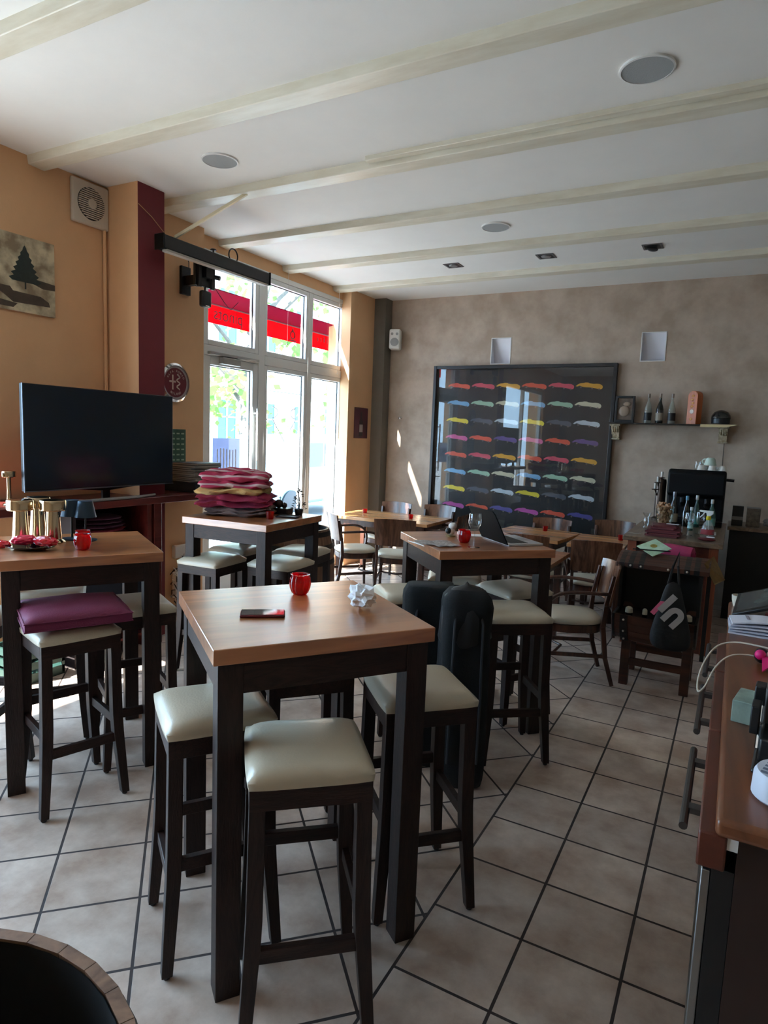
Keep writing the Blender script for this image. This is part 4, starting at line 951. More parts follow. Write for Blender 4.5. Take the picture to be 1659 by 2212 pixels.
def make_dark(lab, x, y):
    BL = mat('slate_blue_metal', (52, 70, 86), .4, metal=.5)
    t = thing('dark_table_lamp', lab, 'table lamp', (x, y, 1.11), 0, 'dark table lamps with tapered shades')
    MB().lathe([(0, 0), (.055, 0), (.056, .005), (.006, .009), (0, .009)], 30).build('base', BL, t, smooth=True)
    MB().tube([(0, 0, .008), (0, 0, .205)], .005, 8).build('stem', BLACKM, t, smooth=True)
    MB().lathe([(.050, .125), (.033, .206), (0, .207), (0, .211), (.036, .210), (.053, .125), (.050, .125)], 34, cap=False).build('shade', BL, t, smooth=True)
    return t
D0 = make_dark('slate blue lamp with tapered shade on the left table, nearer the red candles', -2.985, 2.225)
dup(D0, (-3.07, 2.205, 1.11), 0, 'slate blue lamp with tapered shade, half hidden behind a brass lamp', 'dark table lamps with tapered shades')
t = thing('glass_tray', 'black glass tray holding red foil wrapped hearts on the left table', 'tray', (-2.965, 1.905, 1.11), R(25))
MB().lathe([(0, 0), (.07, 0), (.115, .014), (.120, .020), (.112, .018), (.07, .006), (0, .006)], 36, sx=1.0, sy=.75).build('dish', mat('black_glass', (24, 12, 18), .06, spec=.8), t, smooth=True)
FOIL = mat('red_foil', (214, 20, 46), .15, spec=.9, var=.5, vscale=20)
FOILK = mat('pink_foil', (232, 40, 84), .15, spec=.9)
def foil(lab, x, y, z, deg, s_, mt):
    m = MB(); bm_ = bmesh.new(); bmesh.ops.create_icosphere(bm_, subdivisions=3, radius=1)
    for v in bm_.verts:
        d = v.co.normalized(); k = 1+.28*noise.noise(d*3+Vector((x*9, y*7, 0))); v.co = Vector((d.x*.060, d.y*.030, d.z*.024))*k*s_
        v.co.x += .010*abs(v.co.y)/.03*0
    zm = min(v.co.z for v in bm_.verts)
    m.add([tuple(v.co) for v in bm_.verts], [tuple(q.index for q in fc.verts) for fc in bm_.faces]); bm_.free()
    tag(m.build('foil_heart', mt, loc=(x, y, z-zm), rz=R(deg)), lab, 'sweet', 'red foil sweets')
    bpy.context.scene.collection.objects[-1].rotation_euler.y = 0
foil('bright pink foil heart standing up on the black tray', -2.99, 1.892, 1.128, 60, 1.0, FOILK)
foil('flat red foil heart on the right side of the black tray', -2.895, 1.935, 1.126, 20, 1.05, FOIL)
foil('dark red foil sweet on the back of the black tray', -3.02, 1.955, 1.125, 110, .6, FOIL)
foil('red foil sweet beside the tray at the left edge of the picture', -3.09, 1.835, 1.110, 30, .8, FOIL)

# ------------------------------------------------------------------ blanket table: pile, planter, tray, little tree
def blanket(lab, x, y, z, deg, L_, W_, H_, mt, seed, droop=.0):
    m = MB(); G, K_ = 40, 22; rnd = random.Random(seed)
    NL = 2 if H_ > .05 else 1
    for lay in range(NL):
        zb = z-.006+H_*lay/NL; hh = H_/NL+.016; vs = []
        for i in range(G+1):
            u = -1+2*i/G
            for k in range(K_):
                a = 2*math.pi*k/K_; c, s_ = math.cos(a), math.sin(a); p = 2.6
                r_ = (abs(c)**p+abs(s_)**p)**(-1/p)
                env = (1-abs(u)**7)**.35 if abs(u) < 1 else .12
                env = max(env, .22)
                w = c*r_*W_/2*(.80+.2*env); h_ = s_*r_*hh/2*1.12*env
                px, py = u*L_/2*(1-.03*lay), w
                nz = noise.noise(Vector((px*6+seed, py*6, lay*.7)))*.026+noise.noise(Vector((px*16, py*14+seed, s_)))*.012
                vs.append((px+noise.noise(Vector((py*7, seed, s_)))*.05, py+noise.noise(Vector((px*6, seed+5, s_*1.5)))*.055, zb+hh/2+h_+nz-droop*max(0, abs(u)-.75)))
        fs = [(i*K_+k, i*K_+(k+1) % K_, (i+1)*K_+(k+1) % K_, (i+1)*K_+k) for i in range(G) for k in range(K_)]+[tuple(range(K_))[::-1], tuple(G*K_+k for k in range(K_))]
        m.add(vs, fs)
    o = m.build('folded_blanket', mt, smooth=True, angle=70); o.location = (x, y, 0); o.rotation_euler.z = R(deg)
    tag(o, lab, 'blanket', 'blankets piled on the bar table')
m_, nt, b = base('striped_blanket')
tc = N(nt, 'ShaderNodeTexCoord'); sx_ = N(nt, 'ShaderNodeSeparateXYZ'); nt.links.new(tc.outputs['Object'], sx_.inputs[0])
wv = N(nt, 'ShaderNodeMath', operation='SINE'); ml = N(nt, 'ShaderNodeMath', operation='MULTIPLY'); ml.inputs[1].default_value = 48
ad_ = N(nt, 'ShaderNodeMath', operation='ADD'); ml2 = N(nt, 'ShaderNodeMath', operation='MULTIPLY'); ml2.inputs[1].default_value = 2.2
nt.links.new(sx_.outputs[2], ml2.inputs[0]); nt.links.new(sx_.outputs[1], ad_.inputs[0]); nt.links.new(ml2.outputs[0], ad_.inputs[1])
nt.links.new(ad_.outputs[0], ml.inputs[0]); nt.links.new(ml.outputs[0], wv.inputs[0])
cr = N(nt, 'ShaderNodeValToRGB'); cr.color_ramp.interpolation = 'CONSTANT'; cr.color_ramp.elements[0].color = (*lin((168, 44, 74)), 1); cr.color_ramp.elements[1].color = (*lin((196, 164, 160)), 1); cr.color_ramp.elements[1].position = .5
nt.links.new(wv.outputs[0], cr.inputs[0]); nt.links.new(cr.outputs[0], b.inputs['Base Color']); b.inputs['Roughness'].default_value = .95
BX, BY = -3.165, 3.60
blanket('brown grey folded blanket at the bottom of the pile on the bar table', BX+.03, BY+.02, 1.118, 26, .44, .33, .06, mat('blanket_brown', (128, 106, 100), .95, bump=.5, bscale=70), 1)
blanket('dark pink folded blanket second from the bottom of the pile', BX, BY, 1.178, 30, .52, .37, .085, mat('blanket_rose', (146, 34, 66), .95, bump=.5, bscale=70), 9)
blanket('mustard beige folded blanket in the middle of the pile', BX-.02, BY-.01, 1.262, 24, .47, .35, .045, mat('blanket_mustard', (200, 164, 104), .95, bump=.5, bscale=70), 17)
blanket('pink and cream striped folded blanket near the top of the pile', BX+.01, BY, 1.305, 32, .48, .34, .10, m_, 25)
blanket('bright pink striped folded blanket on the very top of the pile', BX-.03, BY-.01, 1.395, 22, .33, .27, .03, m_, 33)
t = thing('planter', 'low black planter with a small decoration on the blanket table, dark against the window', 'planter', (-2.965, 3.86, 1.11), R(10))
MB().box(-.085, -.05, 0, .085, .05, .045).build('box', BLACK, t, bevel=.006)
m = MB(); m.ball((-.01, 0, .075), .032, 14, 9).ball((.035, 0, .065), .022, 12, 8).ball((-.045, 0, .06), .018, 12, 8).tube([(0, 0, .10), (0, 0, .13)], .003, 6).box(-.012, -.002, .118, .012, .002, .122)
m.build('ornaments', mat('ornament_dark', (60, 44, 40), .5), t, smooth=True)
t = thing('potted_plant', 'small dark leafy plant in a black pot on the blanket table corner', 'plant', (-2.80, 3.87, 1.11))
MB().lathe([(0, 0), (.026, 0), (.032, .05), (.028, .05), (.026, .04), (0, .04)], 18).build('pot', BLACK, t, smooth=True)
m = MB(); rnd = random.Random(3); m.tube([(0, 0, .04), (.008, 0, .10), (-.006, 0, .16), (.006, 0, .20)], [.005, .004, .003, .002], 6)
for i in range(70):
    z_ = rnd.uniform(.05, .20); a = rnd.uniform(0, 6.28); r_ = .052*(1-(z_-.05)/.19); p_ = Vector((math.cos(a)*r_, math.sin(a)*r_, z_)); d = Vector((math.cos(a), math.sin(a), rnd.uniform(-.3, .6))).normalized(); s_ = d.orthogonal().normalized()
    m.add([p_-d*.015, p_+s_*.005, p_+d*.015, p_-s_*.005], [(0, 1, 2, 3)])
m.build('leaves', mat('dark_leaf', (34, 40, 30), .6), t)
t = thing('flat_tray', 'flat black tray on the back corner of the blanket table', 'tray', (-2.80, 3.74, 1.11), R(20))
MB().box(-.075, -.055, 0, .075, .055, .006).build('base', BLACK, t, bevel=.002); MB().tube([(-.075, -.055, .008), (.075, -.055, .008), (.075, .055, .008), (-.075, .055, .008)], .004, 6, closed=True).build('rim', BLACK, t)

# ------------------------------------------------------------------ laptop table
t = thing('laptop', 'open laptop with black lid, seen from behind, on the bar table', 'laptop', (-1.16, 3.80, 1.11), R(47))
# local: keyboard deck; hinge along -X side edge, screen faces +X (away right)
SIL = mat('laptop_silver', (190, 192, 196), .35, metal=.4)
MB().box(-.11, -.165, 0, .12, .165, .014).build('base', SIL, t, bevel=.003)
m = MB()
for r_ in range(6):
    for c_ in range(14): m.box(-.085+r_*.020, -.14+c_*.020, .014, -.068+r_*.020, -.123+c_*.020, .0155)
m.build('keyboard', mat('key_black', (24, 24, 26), .5), t)
MB().box(.045, -.05, .014, .105, .05, .0146).build('touchpad', mat('pad_grey', (150, 152, 156), .4), t)
a = R(28)
m = MB(); m.prism([(-.165, 0), (.165, 0), (.165, .20), (.150, .22), (-.150, .22), (-.165, .20)], (-.112, 0, .010), (0, 1, 0), (-math.sin(a), 0, math.cos(a)), (-.006, 0, -.003))
m.build('lid', mat('laptop_black_lid', (7, 7, 8), .6, spec=.12), t, bevel=.0015)
m = MB(); m.prism([(-.158, .008), (.158, .008), (.158, .205), (-.158, .205)], (-.1115, 0, .010), (0, 1, 0), (-math.sin(a), 0, math.cos(a)), (.0012, 0, .0006)); m.build('screen', mat('laptop_screen', (12, 12, 14), .08), t)
t = thing('wine_glass', 'empty wine glass on the laptop table beside the red candle', 'wine glass', (-1.262, 3.43, 1.11))
MB().lathe([(0, .001), (.033, .0), (.034, .0025), (.008, .006), (.0035, .014), (.003, .085), (.006, .092), (.024, .108), (.036, .135), (.037, .155), (.033, .195), (.032, .195), (.035, .155), (.034, .136), (.022, .111), (.004, .097), (0, .097)], 32).build('glass', WINEG, t, smooth=True, angle=80)
t = thing('toy_figure', 'small white and black toy figure on the laptop table', 'figurine', (-1.53, 3.73, 1.11), R(20))
MB().lathe([(0, 0), (.03, 0), (.032, .008), (0, .009)], 18).build('base', mat('toy_base', (150, 130, 90), .5), t)
MB().ball((0, 0, .034), .026, 16, 10, (1, .9, 1)).ball((.010, .006, .066), .024, 16, 10, (1.1, 1, .9)).build('body', mat('toy_white', (215, 210, 205), .5), t, smooth=True)
MB().ball((-.014, -.012, .036), .020, 12, 8).ball((.026, .014, .072), .008, 10, 6).build('dark_patch', BLACK, t, smooth=True)
for lab, x, y, d, sx, sy in (('open newspaper sheet on the left half of the laptop table', -1.50, 3.42, 38, .22, .16), ('folded leaflet at the near edge of the laptop table', -1.41, 3.38, 52, .15, .10)):
    m = MB(); vs = []
    for i in range(9):
        for j in range(2): u = -1+i/4; vs.append((u*sx/2, (-.5+j)*sy, .0015+(.0035 if lab[0] == 'f' else 0)+.004*abs(math.sin(u*3.0))))
    m.add(vs, [(2*i, 2*i+2, 2*i+3, 2*i+1) for i in range(8)]); tag(m.build('printed_sheet', mat('newsprint', (176, 166, 160), .8, col2=(120, 112, 110), vscale=60), loc=(x, y, 1.11), rz=R(d)), lab, 'paper', 'papers on the laptop table')
for k, (x, y) in enumerate(((-1.585, 3.325), (-1.545, 3.30))):
    m = MB(); m.tube([(-.0, -.07, .004), (0, .07, .004)], .003, 8); tag(m.build('drinking_straw', WHITEP, loc=(x, y, 1.111), rz=R(58-8*k), smooth=True), 'white straw on the laptop table beside the newspaper, %s of two' % ('left' if k == 0 else 'right'), 'straw', 'straws on the laptop table')
m = MB(); m.box(-.06, -.045, 0, .06, .045, .003); tag(m.build('paper_napkin', PAPER, loc=(-1.42, 3.86, 1.111), rz=R(30)), 'white paper napkin behind the wine glass on the laptop table', 'napkin')

# ------------------------------------------------------------------ black bags between the tables
def bag(lab, x, y, deg, sx, sy, h, seed, hood=False):
    t = thing('black_instrument_bag', lab, 'bag', (x, y, 0), R(deg), 'tall black bags between the tables')
    m = MB(); n = 28; L_ = 26; vs = []
    for i in range(L_+1):
        u = i/L_; z_ = .01+u*(h-.01)
        e_ = 1-(.30 if hood else .16)*max(0, (u-.93)/.07)**2.0; e_ *= 1-.10*max(0, (.06-u)/.06)
        for k in range(n):
            a = 2*math.pi*k/n; c, s_ = math.cos(a), math.sin(a); p = 7.0; r_ = (abs(c)**p+abs(s_)**p)**(-1/p)
            w_ = 1+.05*noise.noise(Vector((c*2, s_*2+seed, u*7)))+.03*noise.noise(Vector((c*6, s_*6+seed, u*14)))
            vs.append((c*r_*sx/2*e_*w_, s_*r_*sy/2*e_*w_, z_+.012*noise.noise(Vector((c, s_, seed)))))
    m.add(vs, [(i*n+k, i*n+(k+1) % n, (i+1)*n+(k+1) % n, (i+1)*n+k) for i in range(L_) for k in range(n)]+[tuple(range(n))[::-1], tuple(L_*n+k for k in range(n))])
    m.build('body', SATIN, t, smooth=True, angle=80)
    m = MB()
    for s_ in (-1, 1): m.tube([(s_*sx*.30, -sy*.5-.008, h*.15), (s_*sx*.30, -sy*.52-.008, h*.5), (s_*sx*.28, -sy*.5-.008, h*.85), (s_*sx*.2, -sy*.2, h*.985)], .007, 6)
    m.build('strap', mat('strap_black', (30, 31, 34), .6), t, smooth=True)
    if hood:
        m = MB(); m.lathe([(.0, h+.038), (.02, h+.022), (sx*.28, h+.008), (sx*.44, h-.03), (sx*.52, h-.12), (sx*.54, h-.24), (sx*.47, h-.27)], 30, sy=sy/sx*1.05, cap=False)
        m.v = [(a_+.02*noise.noise(Vector((a_*14, b_*14, c_*7))), b_+.02*noise.noise(Vector((b_*14, a_*14, c_*9+4))), c_) for a_, b_, c_ in m.v]
        m.build('draped_hood', mat('black_nylon', (20, 21, 24), .5, bump=.3, bscale=14), t, smooth=True, angle=80)
bag('tall black bag standing on the floor, left of two between the tables', -1.335, 3.02, 31, .28, .19, .965, 2)
bag('tall black bag with a draped black hood, right of two between the tables', -1.095, 2.915, 31, .24, .19, .995, 6, True)

# ------------------------------------------------------------------ side counter and things on it
WB = wood('side_counter_top', (84, 66, 50), (126, 102, 80), .35, 'Y', 6)
t = thing('side_counter', 'side counter with worn wooden top crowded with bottles and menus', 'counter', (0, 0, 0))
MB().box(-.80, 5.83, .91, -.03, 7.55, .95).build('top', WB, t, bevel=.004)
MB().box(-.74, 5.90, 0, -.08, 5.93, .91).box(-.74, 5.93, 0, -.71, 7.50, .91).box(-.11, 5.93, 0, -.08, 7.50, .91).build('panels', BARD, t)
for x in (-.76, -.13): MB().box(x, 5.87, 0, x+.07, 5.94, .91).build('post', wood('counter_post_wood', (110, 52, 28), (140, 70, 40), .45, 'Z'), t)
t = thing('back_counter', 'dark back counter along the taupe wall at the right edge', 'counter', (0, 0, 0))
MB().box(-.02, 7.28, .915, 2.6, 7.89, .95).build('top', WB, t, bevel=.004)
MB().box(-.0, 7.33, 0, 2.58, 7.89, .915).build('cabinet', mat('cabinet_black', (17, 14, 13), .6), t)
ZB = .95
# coffee machine
t = thing('coffee_machine', 'black coffee machine with a curved hood on the side counter', 'coffee machine', (-.34, 7.29, ZB))
m = MB(); m.prism([(-.20, .0), (.21, .0), (.21, .34), (.19, .50), (-.15, .55), (-.20, .52), (-.21, .30), (-.13, .28), (-.13, .06), (-.20, .05)], (-.25, 0, 0), (0, 1, 0), (0, 0, 1), (.52, 0, 0)); m.build('body', mat('machine_black', (7, 7, 8), .6, spec=.2), t, bevel=.02, seg=3)
MB().box(-.25, -.21, .0, .27, -.14, .05).build('drip_tray', BLACKM, t, bevel=.004)
for x in (-.10, .12): MB().tube([(x, -.15, .26), (x, -.17, .20), (x, -.24, .19)], [.03, .03, .012], 12).build('portafilter', BLACKM, t, smooth=True)
MB().tube([(.27, 0, .46), (.34, 0, .455)], .014, 8).build('side_knob', BLACK, t, smooth=True)
def make_cup(lab, x, y, z, mt=None, s_=1.0, flip=True):
    t = thing('espresso_cup', lab, 'cup', (x, y, z), random.uniform(0, 6), 'cups on the coffee machine')
    pr = [(.022, 0), (.036, .004), (.037, .012), (.030, .045), (.018, .052), (0, .052)]
    MB().lathe([(r_*s_, z_*s_) for r_, z_ in ([(.040, 0), (.037, .004), (.028, .042), (.018, .05), (0, .05)])], 20).build('bowl', mt or mat('china_white', (216, 212, 204), .3), t, smooth=True)
    m = MB(); m.tube([((.032+.020*math.sin(a))*s_, 0, (.024-.016*math.cos(a))*s_) for a in [i*math.pi/8 for i in range(9)]], .004*s_, 6); m.build('handle', mt or MATS['china_white'], t, smooth=True)
    return t
for i, (x, y, lab) in enumerate(((-.30, 7.16, 'first from the left in the front row'), (-.205, 7.15, 'second in the front row'), (-.11, 7.15, 'rightmost in the front row'), (-.255, 7.25, 'leftmost in the back row'), (-.15, 7.26, 'rightmost in the back row'))):
    zz = ZB+.555-.117*(7.30-7.14)*0+(-.115*((y-7.29)+.15))*1
    c_ = make_cup('upturned white cup on the coffee machine, '+lab, x, y, ZB+.55-.118*(y-7.14)+.003)
make_cup('pale green mug stacked highest on the coffee machine', -.225, 7.21, ZB+.60, mat('mug_green', (196, 212, 196), .35), 1.5)
t = thing('water_jug', 'clear glass jug on the coffee machine behind the cups', 'jug', (-.335, 7.24, ZB+.541))
MB().lathe([(0, 0), (.028, 0), (.034, .03), (.028, .07), (.031, .09), (.028, .09), (.025, .07), (.031, .03), (.02, .006), (0, .006)], 20).build('glass', WINEG, t, smooth=True)
# candle stick
t = thing('candelabrum', 'dark candelabrum with three short white candles on the side counter', 'candle holder', (-.665, 7.30, ZB))
MB().lathe([(0, 0), (.07, 0), (.072, .02), (.05, .04), (.05, .40), (.045, .43), (0, .44)], 24).build('column', mat('bronze_dark', (78, 62, 52), .3, metal=.7), t, smooth=True)
for i, (dx, dz) in enumerate(((-.05, .30), (.0, .42), (-.03, .37))):
    dy = (-.065, 0, -.05)[i]
    MB().lathe([(.0, dz+.02), (.032, dz+.02), (.034, dz+.026), (.012, dz+.03), (.012, dz+.032)], 18, (dx, dy, 0)).tube([(dx*.6, dy*.6, dz-.04), (dx, dy, dz+.02)], .007, 6).build('arm', MATS['bronze_dark'], t, smooth=True)
    MB().lathe([(0, dz+.028), (.012, dz+.028), (.013, dz+.085), (.0, dz+.087)], 14, (dx, dy, 0)).build('candle', mat('candle_white', (212, 206, 196), .5), t, smooth=True)
# bottles on counter
bottle('bottle', 'wine bottle with silver foil neck and cream label on the side counter', -.50, 6.95, ZB, .33, DKBOT, mat('cream_label', (170, 160, 140), .6), mat('silver_foil', (140, 140, 146), .25, metal=.8), .042, 'bottles on the side counter', .016)
bottle('bottle', 'slim black wine bottle with pale blue cap on the side counter', -.385, 6.93, ZB, .30, DKBOT, None, mat('cap_blue', (110, 160, 182), .4), .036, 'bottles on the side counter')
bottle('bottle', 'green tinted water bottle with white cap and teal label on the side counter', -.298, 6.95, ZB, .31, PETG, mat('teal_label', (52, 122, 116), .5), mat('cap_white', (200, 200, 196), .4), .036, 'bottles on the side counter')
bottle('bottle', 'clear slim bottle with pale label beside the wine glasses on the side counter', -.322, 6.62, ZB, .22, PETG, mat('pale_label', (170, 206, 206), .5), MATS['cap_white'], .024, 'bottles on the side counter')
bottle('bottle', 'water bottle with white cap and mint label behind the spray bottle', -.165, 6.95, ZB, .28, PETG, mat('mint_label', (104, 160, 150), .5), MATS['cap_white'], .040, 'bottles on the side counter')
t = thing('cork_jar', 'big glass vase filled with wine corks on the side counter', 'vase', (-.56, 6.70, ZB))
MB().lathe([(0, .0), (.06, 0), (.068, .02), (.085, .20), (.083, .20), (.064, .02), (0, .01)], 26).build('glass', glass('vase_glass', (.9, .92, .9), .02, 1.5), t, smooth=True)
m = MB(); rnd = random.Random(8)
for i in range(130):
    u = rnd.uniform(0, 1); a = rnd.uniform(0, 6.28); r_ = rnd.uniform(.2, 1)**.5*(.047+.018*u); p_ = Vector((math.cos(a)*r_, math.sin(a)*r_, .02+u*.20+(.02 if r_ < .04 else 0))); d = Vector((rnd.gauss(0, 1), rnd.gauss(0, 1), rnd.gauss(0, 1))).normalized()*.019
    m.tube([p_-d, p_+d], .010, 7)
o = m.build('corks', mat('cork', (196, 156, 118), .8, col2=(150, 100, 70), vscale=40), t); o['kind'] = 'stuff'
t = thing('glass_vase', 'small curvy clear glass vase at the left edge of the side counter', 'vase', (-.685, 6.45, ZB))
MB().lathe([(0, 0), (.030, 0), (.032, .01), (.022, .03), (.032, .06), (.028, .09), (.020, .11), (.036, .135), (.040, .15), (.037, .15), (.016, .11), (.022, .06), (.012, .02), (0, .01)], 22).build('glass', WINEG, t, smooth=True)
for i, (x, y, lab) in enumerate(((-.315, 6.24, 'empty wine glass in front of the bottles on the side counter, left one'), (-.235, 6.40, 'empty wine glass in front of the bottles on the side counter, right one'))):
    t = thing('wine_glass', lab, 'wine glass', (x, y, ZB), 0, 'wine glasses on the side counter')
    MB().lathe([(0, .001), (.033, .0), (.034, .0025), (.008, .006), (.0035, .014), (.003, .075), (.006, .082), (.026, .10), (.040, .13), (.041, .15), (.034, .20), (.033, .20), (.039, .15), (.038, .131), (.024, .103), (.004, .088), (0, .088)], 28).build('glass', WINEG, t, smooth=True, angle=80)
t = thing('spray_bottle', 'clear spray bottle with white trigger and yellow collar on the side counter', 'spray bottle', (-.165, 6.20, ZB), R(-10))
MB().lathe([(0, 0), (.055, 0), (.058, .01), (.055, .06), (.038, .12), (.016, .15), (.014, .165), (0, .165)], 22, sy=.65).build('body', glass('spray_plastic', (.85, .85, .85), .1, 1.2, body=.25, bodycol=(200, 190, 185)), t, smooth=True)
MB().lathe([(.0565, .03), (.053, .075)], 22, sy=.68, cap=False).build('red_label', mat('label_red', (150, 50, 56), .6), t, smooth=True)
MB().lathe([(.016, .155), (.019, .16), (.019, .185), (.014, .19)], 18).build('collar', mat('yellow_collar', (226, 200, 30), .4), t, smooth=True)
m = MB(); m.prism([(-.075, .235), (.035, .235), (.035, .21), (.015, .19), (-.015, .19), (-.02, .215), (-.075, .222)], (0, -.012, 0), (1, 0, 0), (0, 0, 1), (0, .024, 0)); m.tube([(-.035, 0, .215), (-.05, 0, .19), (-.07, 0, .17)], .006, 6); m.build('trigger', WHITEP, t, bevel=.003)
MB().tube([(0, 0, .16), (.01, 0, .02)], .003, 6).build('dip_tube', WHITEP, t)
for i in range(6):
    t = thing('menu_folder', ['lowest', 'second from the bottom', 'third from the bottom', 'third from the top', 'second from the top', 'topmost'][i]+' burgundy leather menu folder in the stack on the side counter', 'menu', (-.50+.006*math.sin(i*2), 6.10+.008*math.cos(i*3), ZB+.0155*i), R((-4, 3, -2, 5, -6, 8)[i]), 'burgundy menu folders')
    s_ = 1 if i < 4 else .72
    MB().box(-.13*s_, -.16*s_, 0, .13*s_, .16*s_, .0025).box(-.13*s_, -.16*s_, .0125, .13*s_, .16*s_, .015).box(-.13*s_, -.16*s_, .0025, -.127*s_, .16*s_, .0125).build('cover', WINEPAPER, t)
    MB().box(-.126*s_, -.155*s_, .0025, .124*s_, .155*s_, .0125).build('pages', mat('menu_pages', (130, 70, 70), .8), t)
m = MB(); m.box(-.05, -.02, 0, .05, .02, .002); tag(m.build('receipt', PAPER, loc=(-.44, 6.17, ZB+.093), rz=R(-5)), 'white slip lying on top of the burgundy menus', 'paper')
m = MB(); m.box(-.06, -.03, 0, .06, .03, .003); tag(m.build('notepad', mat('note_dull', (150, 140, 126), .8), loc=(-.73, 6.02, ZB+.001), rz=R(-8)), 'thin notepad at the left corner of the side counter', 'notepad')
t = thing('folded_spectacles', 'dark red spectacles case with white cord lying at the front of the side counter', 'case', (-.16, 5.97, ZB), R(-8))
MB().ball((0, 0, .016), .05, 16, 8, (1.4, .6, .32)).build('case', mat('case_red', (84, 26, 30), .4), t, smooth=True)
m = MB(); m.tube([(.03+.03*math.cos(a), .03*math.sin(a)*.6, .036) for a in [i*math.pi/9 for i in range(18)]], .003, 6, closed=True); m.build('cord', PAPER, t)
t = thing('bottle_stopper', 'tiny white stopper standing on the right of the side counter', 'stopper', (-.115, 6.45, ZB))
MB().lathe([(0, 0), (.016, 0), (.015, .026), (.0, .028)], 16).build('shell', WHITEP, t, smooth=True)
# back counter items
t = thing('upright_tin', 'black upright tin with a pale band on the back counter', 'tin', (.06, 7.45, ZB)); MB().box(-.05, -.035, 0, .05, .035, .20).build('body', mat('tin_black', (22, 22, 24), .4), t, bevel=.004); MB().box(-.051, -.036, .06, .051, .036, .095).build('band', mat('tin_band', (128, 124, 122), .5), t)
t = thing('paper_box', 'brown patterned box beside the black tin on the back counter', 'box', (.20, 7.47, ZB)); MB().box(-.06, -.04, 0, .06, .04, .19).build('body', mat('box_pattern', (120, 104, 84), .7, col2=(80, 66, 54), vscale=24), t, bevel=.004); MB().box(-.062, -.042, .184, .062, .042, .194).build('lid', mat('box_lid', (130, 124, 120), .6), t)
t = thing('white_bowl', 'pile of pale crumpled packets on the back counter', 'packets', (.36, 7.47, ZB)); MB().ball((0, 0, .05), .06, 14, 9, (1.1, .9, .8), jit=.6).build('packets', mat('packet_pale', (128, 122, 118), .7, var=.4, vscale=20), t)
t = thing('glass_tube_vase', 'tall greenish glass cylinder at the right edge of the back counter', 'vase', (.47, 7.55, ZB)); MB().lathe([(.03, 0), (.03, .50)], 18).build('glass', glass('tube_glass', (.75, .8, .78), .03, 1.5), t, smooth=True)

# ------------------------------------------------------------------ barrel bar chest, tote bag, roll, napkin
CH = wood('chest_wood', (46, 23, 15), (82, 44, 28), .45, 'X', 6)
CHB = mat('chest_black_band', (16, 14, 13), .5)
t = thing('barrel_bar_chest', 'wooden bar chest made of a half barrel on legs with its slatted lid raised', 'chest', (-.40, 5.0, 0))
for x, y in ((-.12-.06, -.16), (.22, -.16), (-.18, .20), (.22, .20)): MB().box(x-.03, y-.03, 0, x+.03, y+.03, .36).build('leg', CH, t, bevel=.003)
for y in (-.18, .19): MB().box(-.15, y, .15, .19, y+.03, .20).build('rail', CH, t)
m = MB(); n = 12; R_ = .24
for k in range(n):
    a0 = math.pi+math.pi*k/n*.5+.0; a0 = math.pi*(1+k/n)+.004; a1 = math.pi*(1+(k+1)/n)-.004
    vs = []
    for x in (-.27, -.14, 0, .14, .27):
        r_ = R_*(1-.35*(x/.27)**2*.35)
        for aa, th in ((a0, 0), (a1, 0), (a1, .022), (a0, .022)): vs.append((x, -.10+(r_-th)*math.cos(aa)*1.0, .545+(r_-th)*math.sin(aa)))
    m.add(vs, [(i*4+j, i*4+(j+1) % 4, i*4+4+(j+1) % 4, i*4+4+j) for i in range(4) for j in range(4)]+[(0, 3, 2, 1), (16, 17, 18, 19)])
m.build('half_barrel', CH, t)
m = MB()
for s_ in (-1, 1): m.prism([(.235*math.cos(a)*.93-.10, .545+.235*math.sin(a)*.93) for a in [math.pi*(1+i/14) for i in range(15)]], (s_*.255, 0, 0), (0, 1, 0), (0, 0, 1), (s_*.015, 0, 0))
m.box(-.25, -.30, .50, .25, .10, .51); m.build('end_boards', CHB, t)
for x in (-.19, .19):
    m = MB(); pts = [(x, -.10+.236*math.cos(a), .545+.236*math.sin(a)) for a in [math.pi*(1.0+i/16*1.0) for i in range(17)]]
    for i in range(16): m.bar(pts[i], pts[i+1], .05, .006, upv=(0, math.cos(math.pi*(1+i/16)), math.sin(math.pi*(1+i/16))))
    m.build('band', CHB, t)
STUD = mat('stud_pale', (200, 186, 170), .3, metal=.6)
for x in (-.19, .19):
    for a in (1.04, 1.16, 1.28, 1.40): MB().ball((x, -.10+.244*math.cos(math.pi*a), .545+.244*math.sin(math.pi*a)), .008, 8, 6).build('stud', STUD, t, smooth=True)
for x in (-.20, -.13, .05, .17): MB().ball((x, -.122, .862), .009, 8, 6).build('stud', STUD, t, smooth=True)
MB().box(-.27, .10, .50, .27, .14, .90).box(-.27, -.10, .53, -.25, .12, .85).box(.25, -.10, .53, .27, .12, .85).build('back_board', CHB, t)
m = MB(); vsn = []
for k in range(6):
    y0 = -.12+.055*k; z0 = .845+.055*math.sin((k+.0)/6*math.pi*.75); z1_ = .845+.055*math.sin((k+1)/6*math.pi*.75)
    m.add([(-.30, y0, z0), (.31, y0, z0), (.31, y0+.052, z1_), (-.30, y0+.052, z1_), (-.30, y0, z0+.032), (.31, y0, z0+.032), (.31, y0+.052, z1_+.032), (-.30, y0+.052, z1_+.032)], [(0,3,2,1),(4,5,6,7),(0,1,5,4),(1,2,6,5),(2,3,7,6),(3,0,4,7)])
m.build('lid', CH, t, bevel=.002)
MB().box(-.26, .14, .832, .31, .72, .844).box(-.26, .70, 0, -.23, .72, .832).box(.28, .70, 0, .31, .72, .832).build('flap_board', CHB, t)
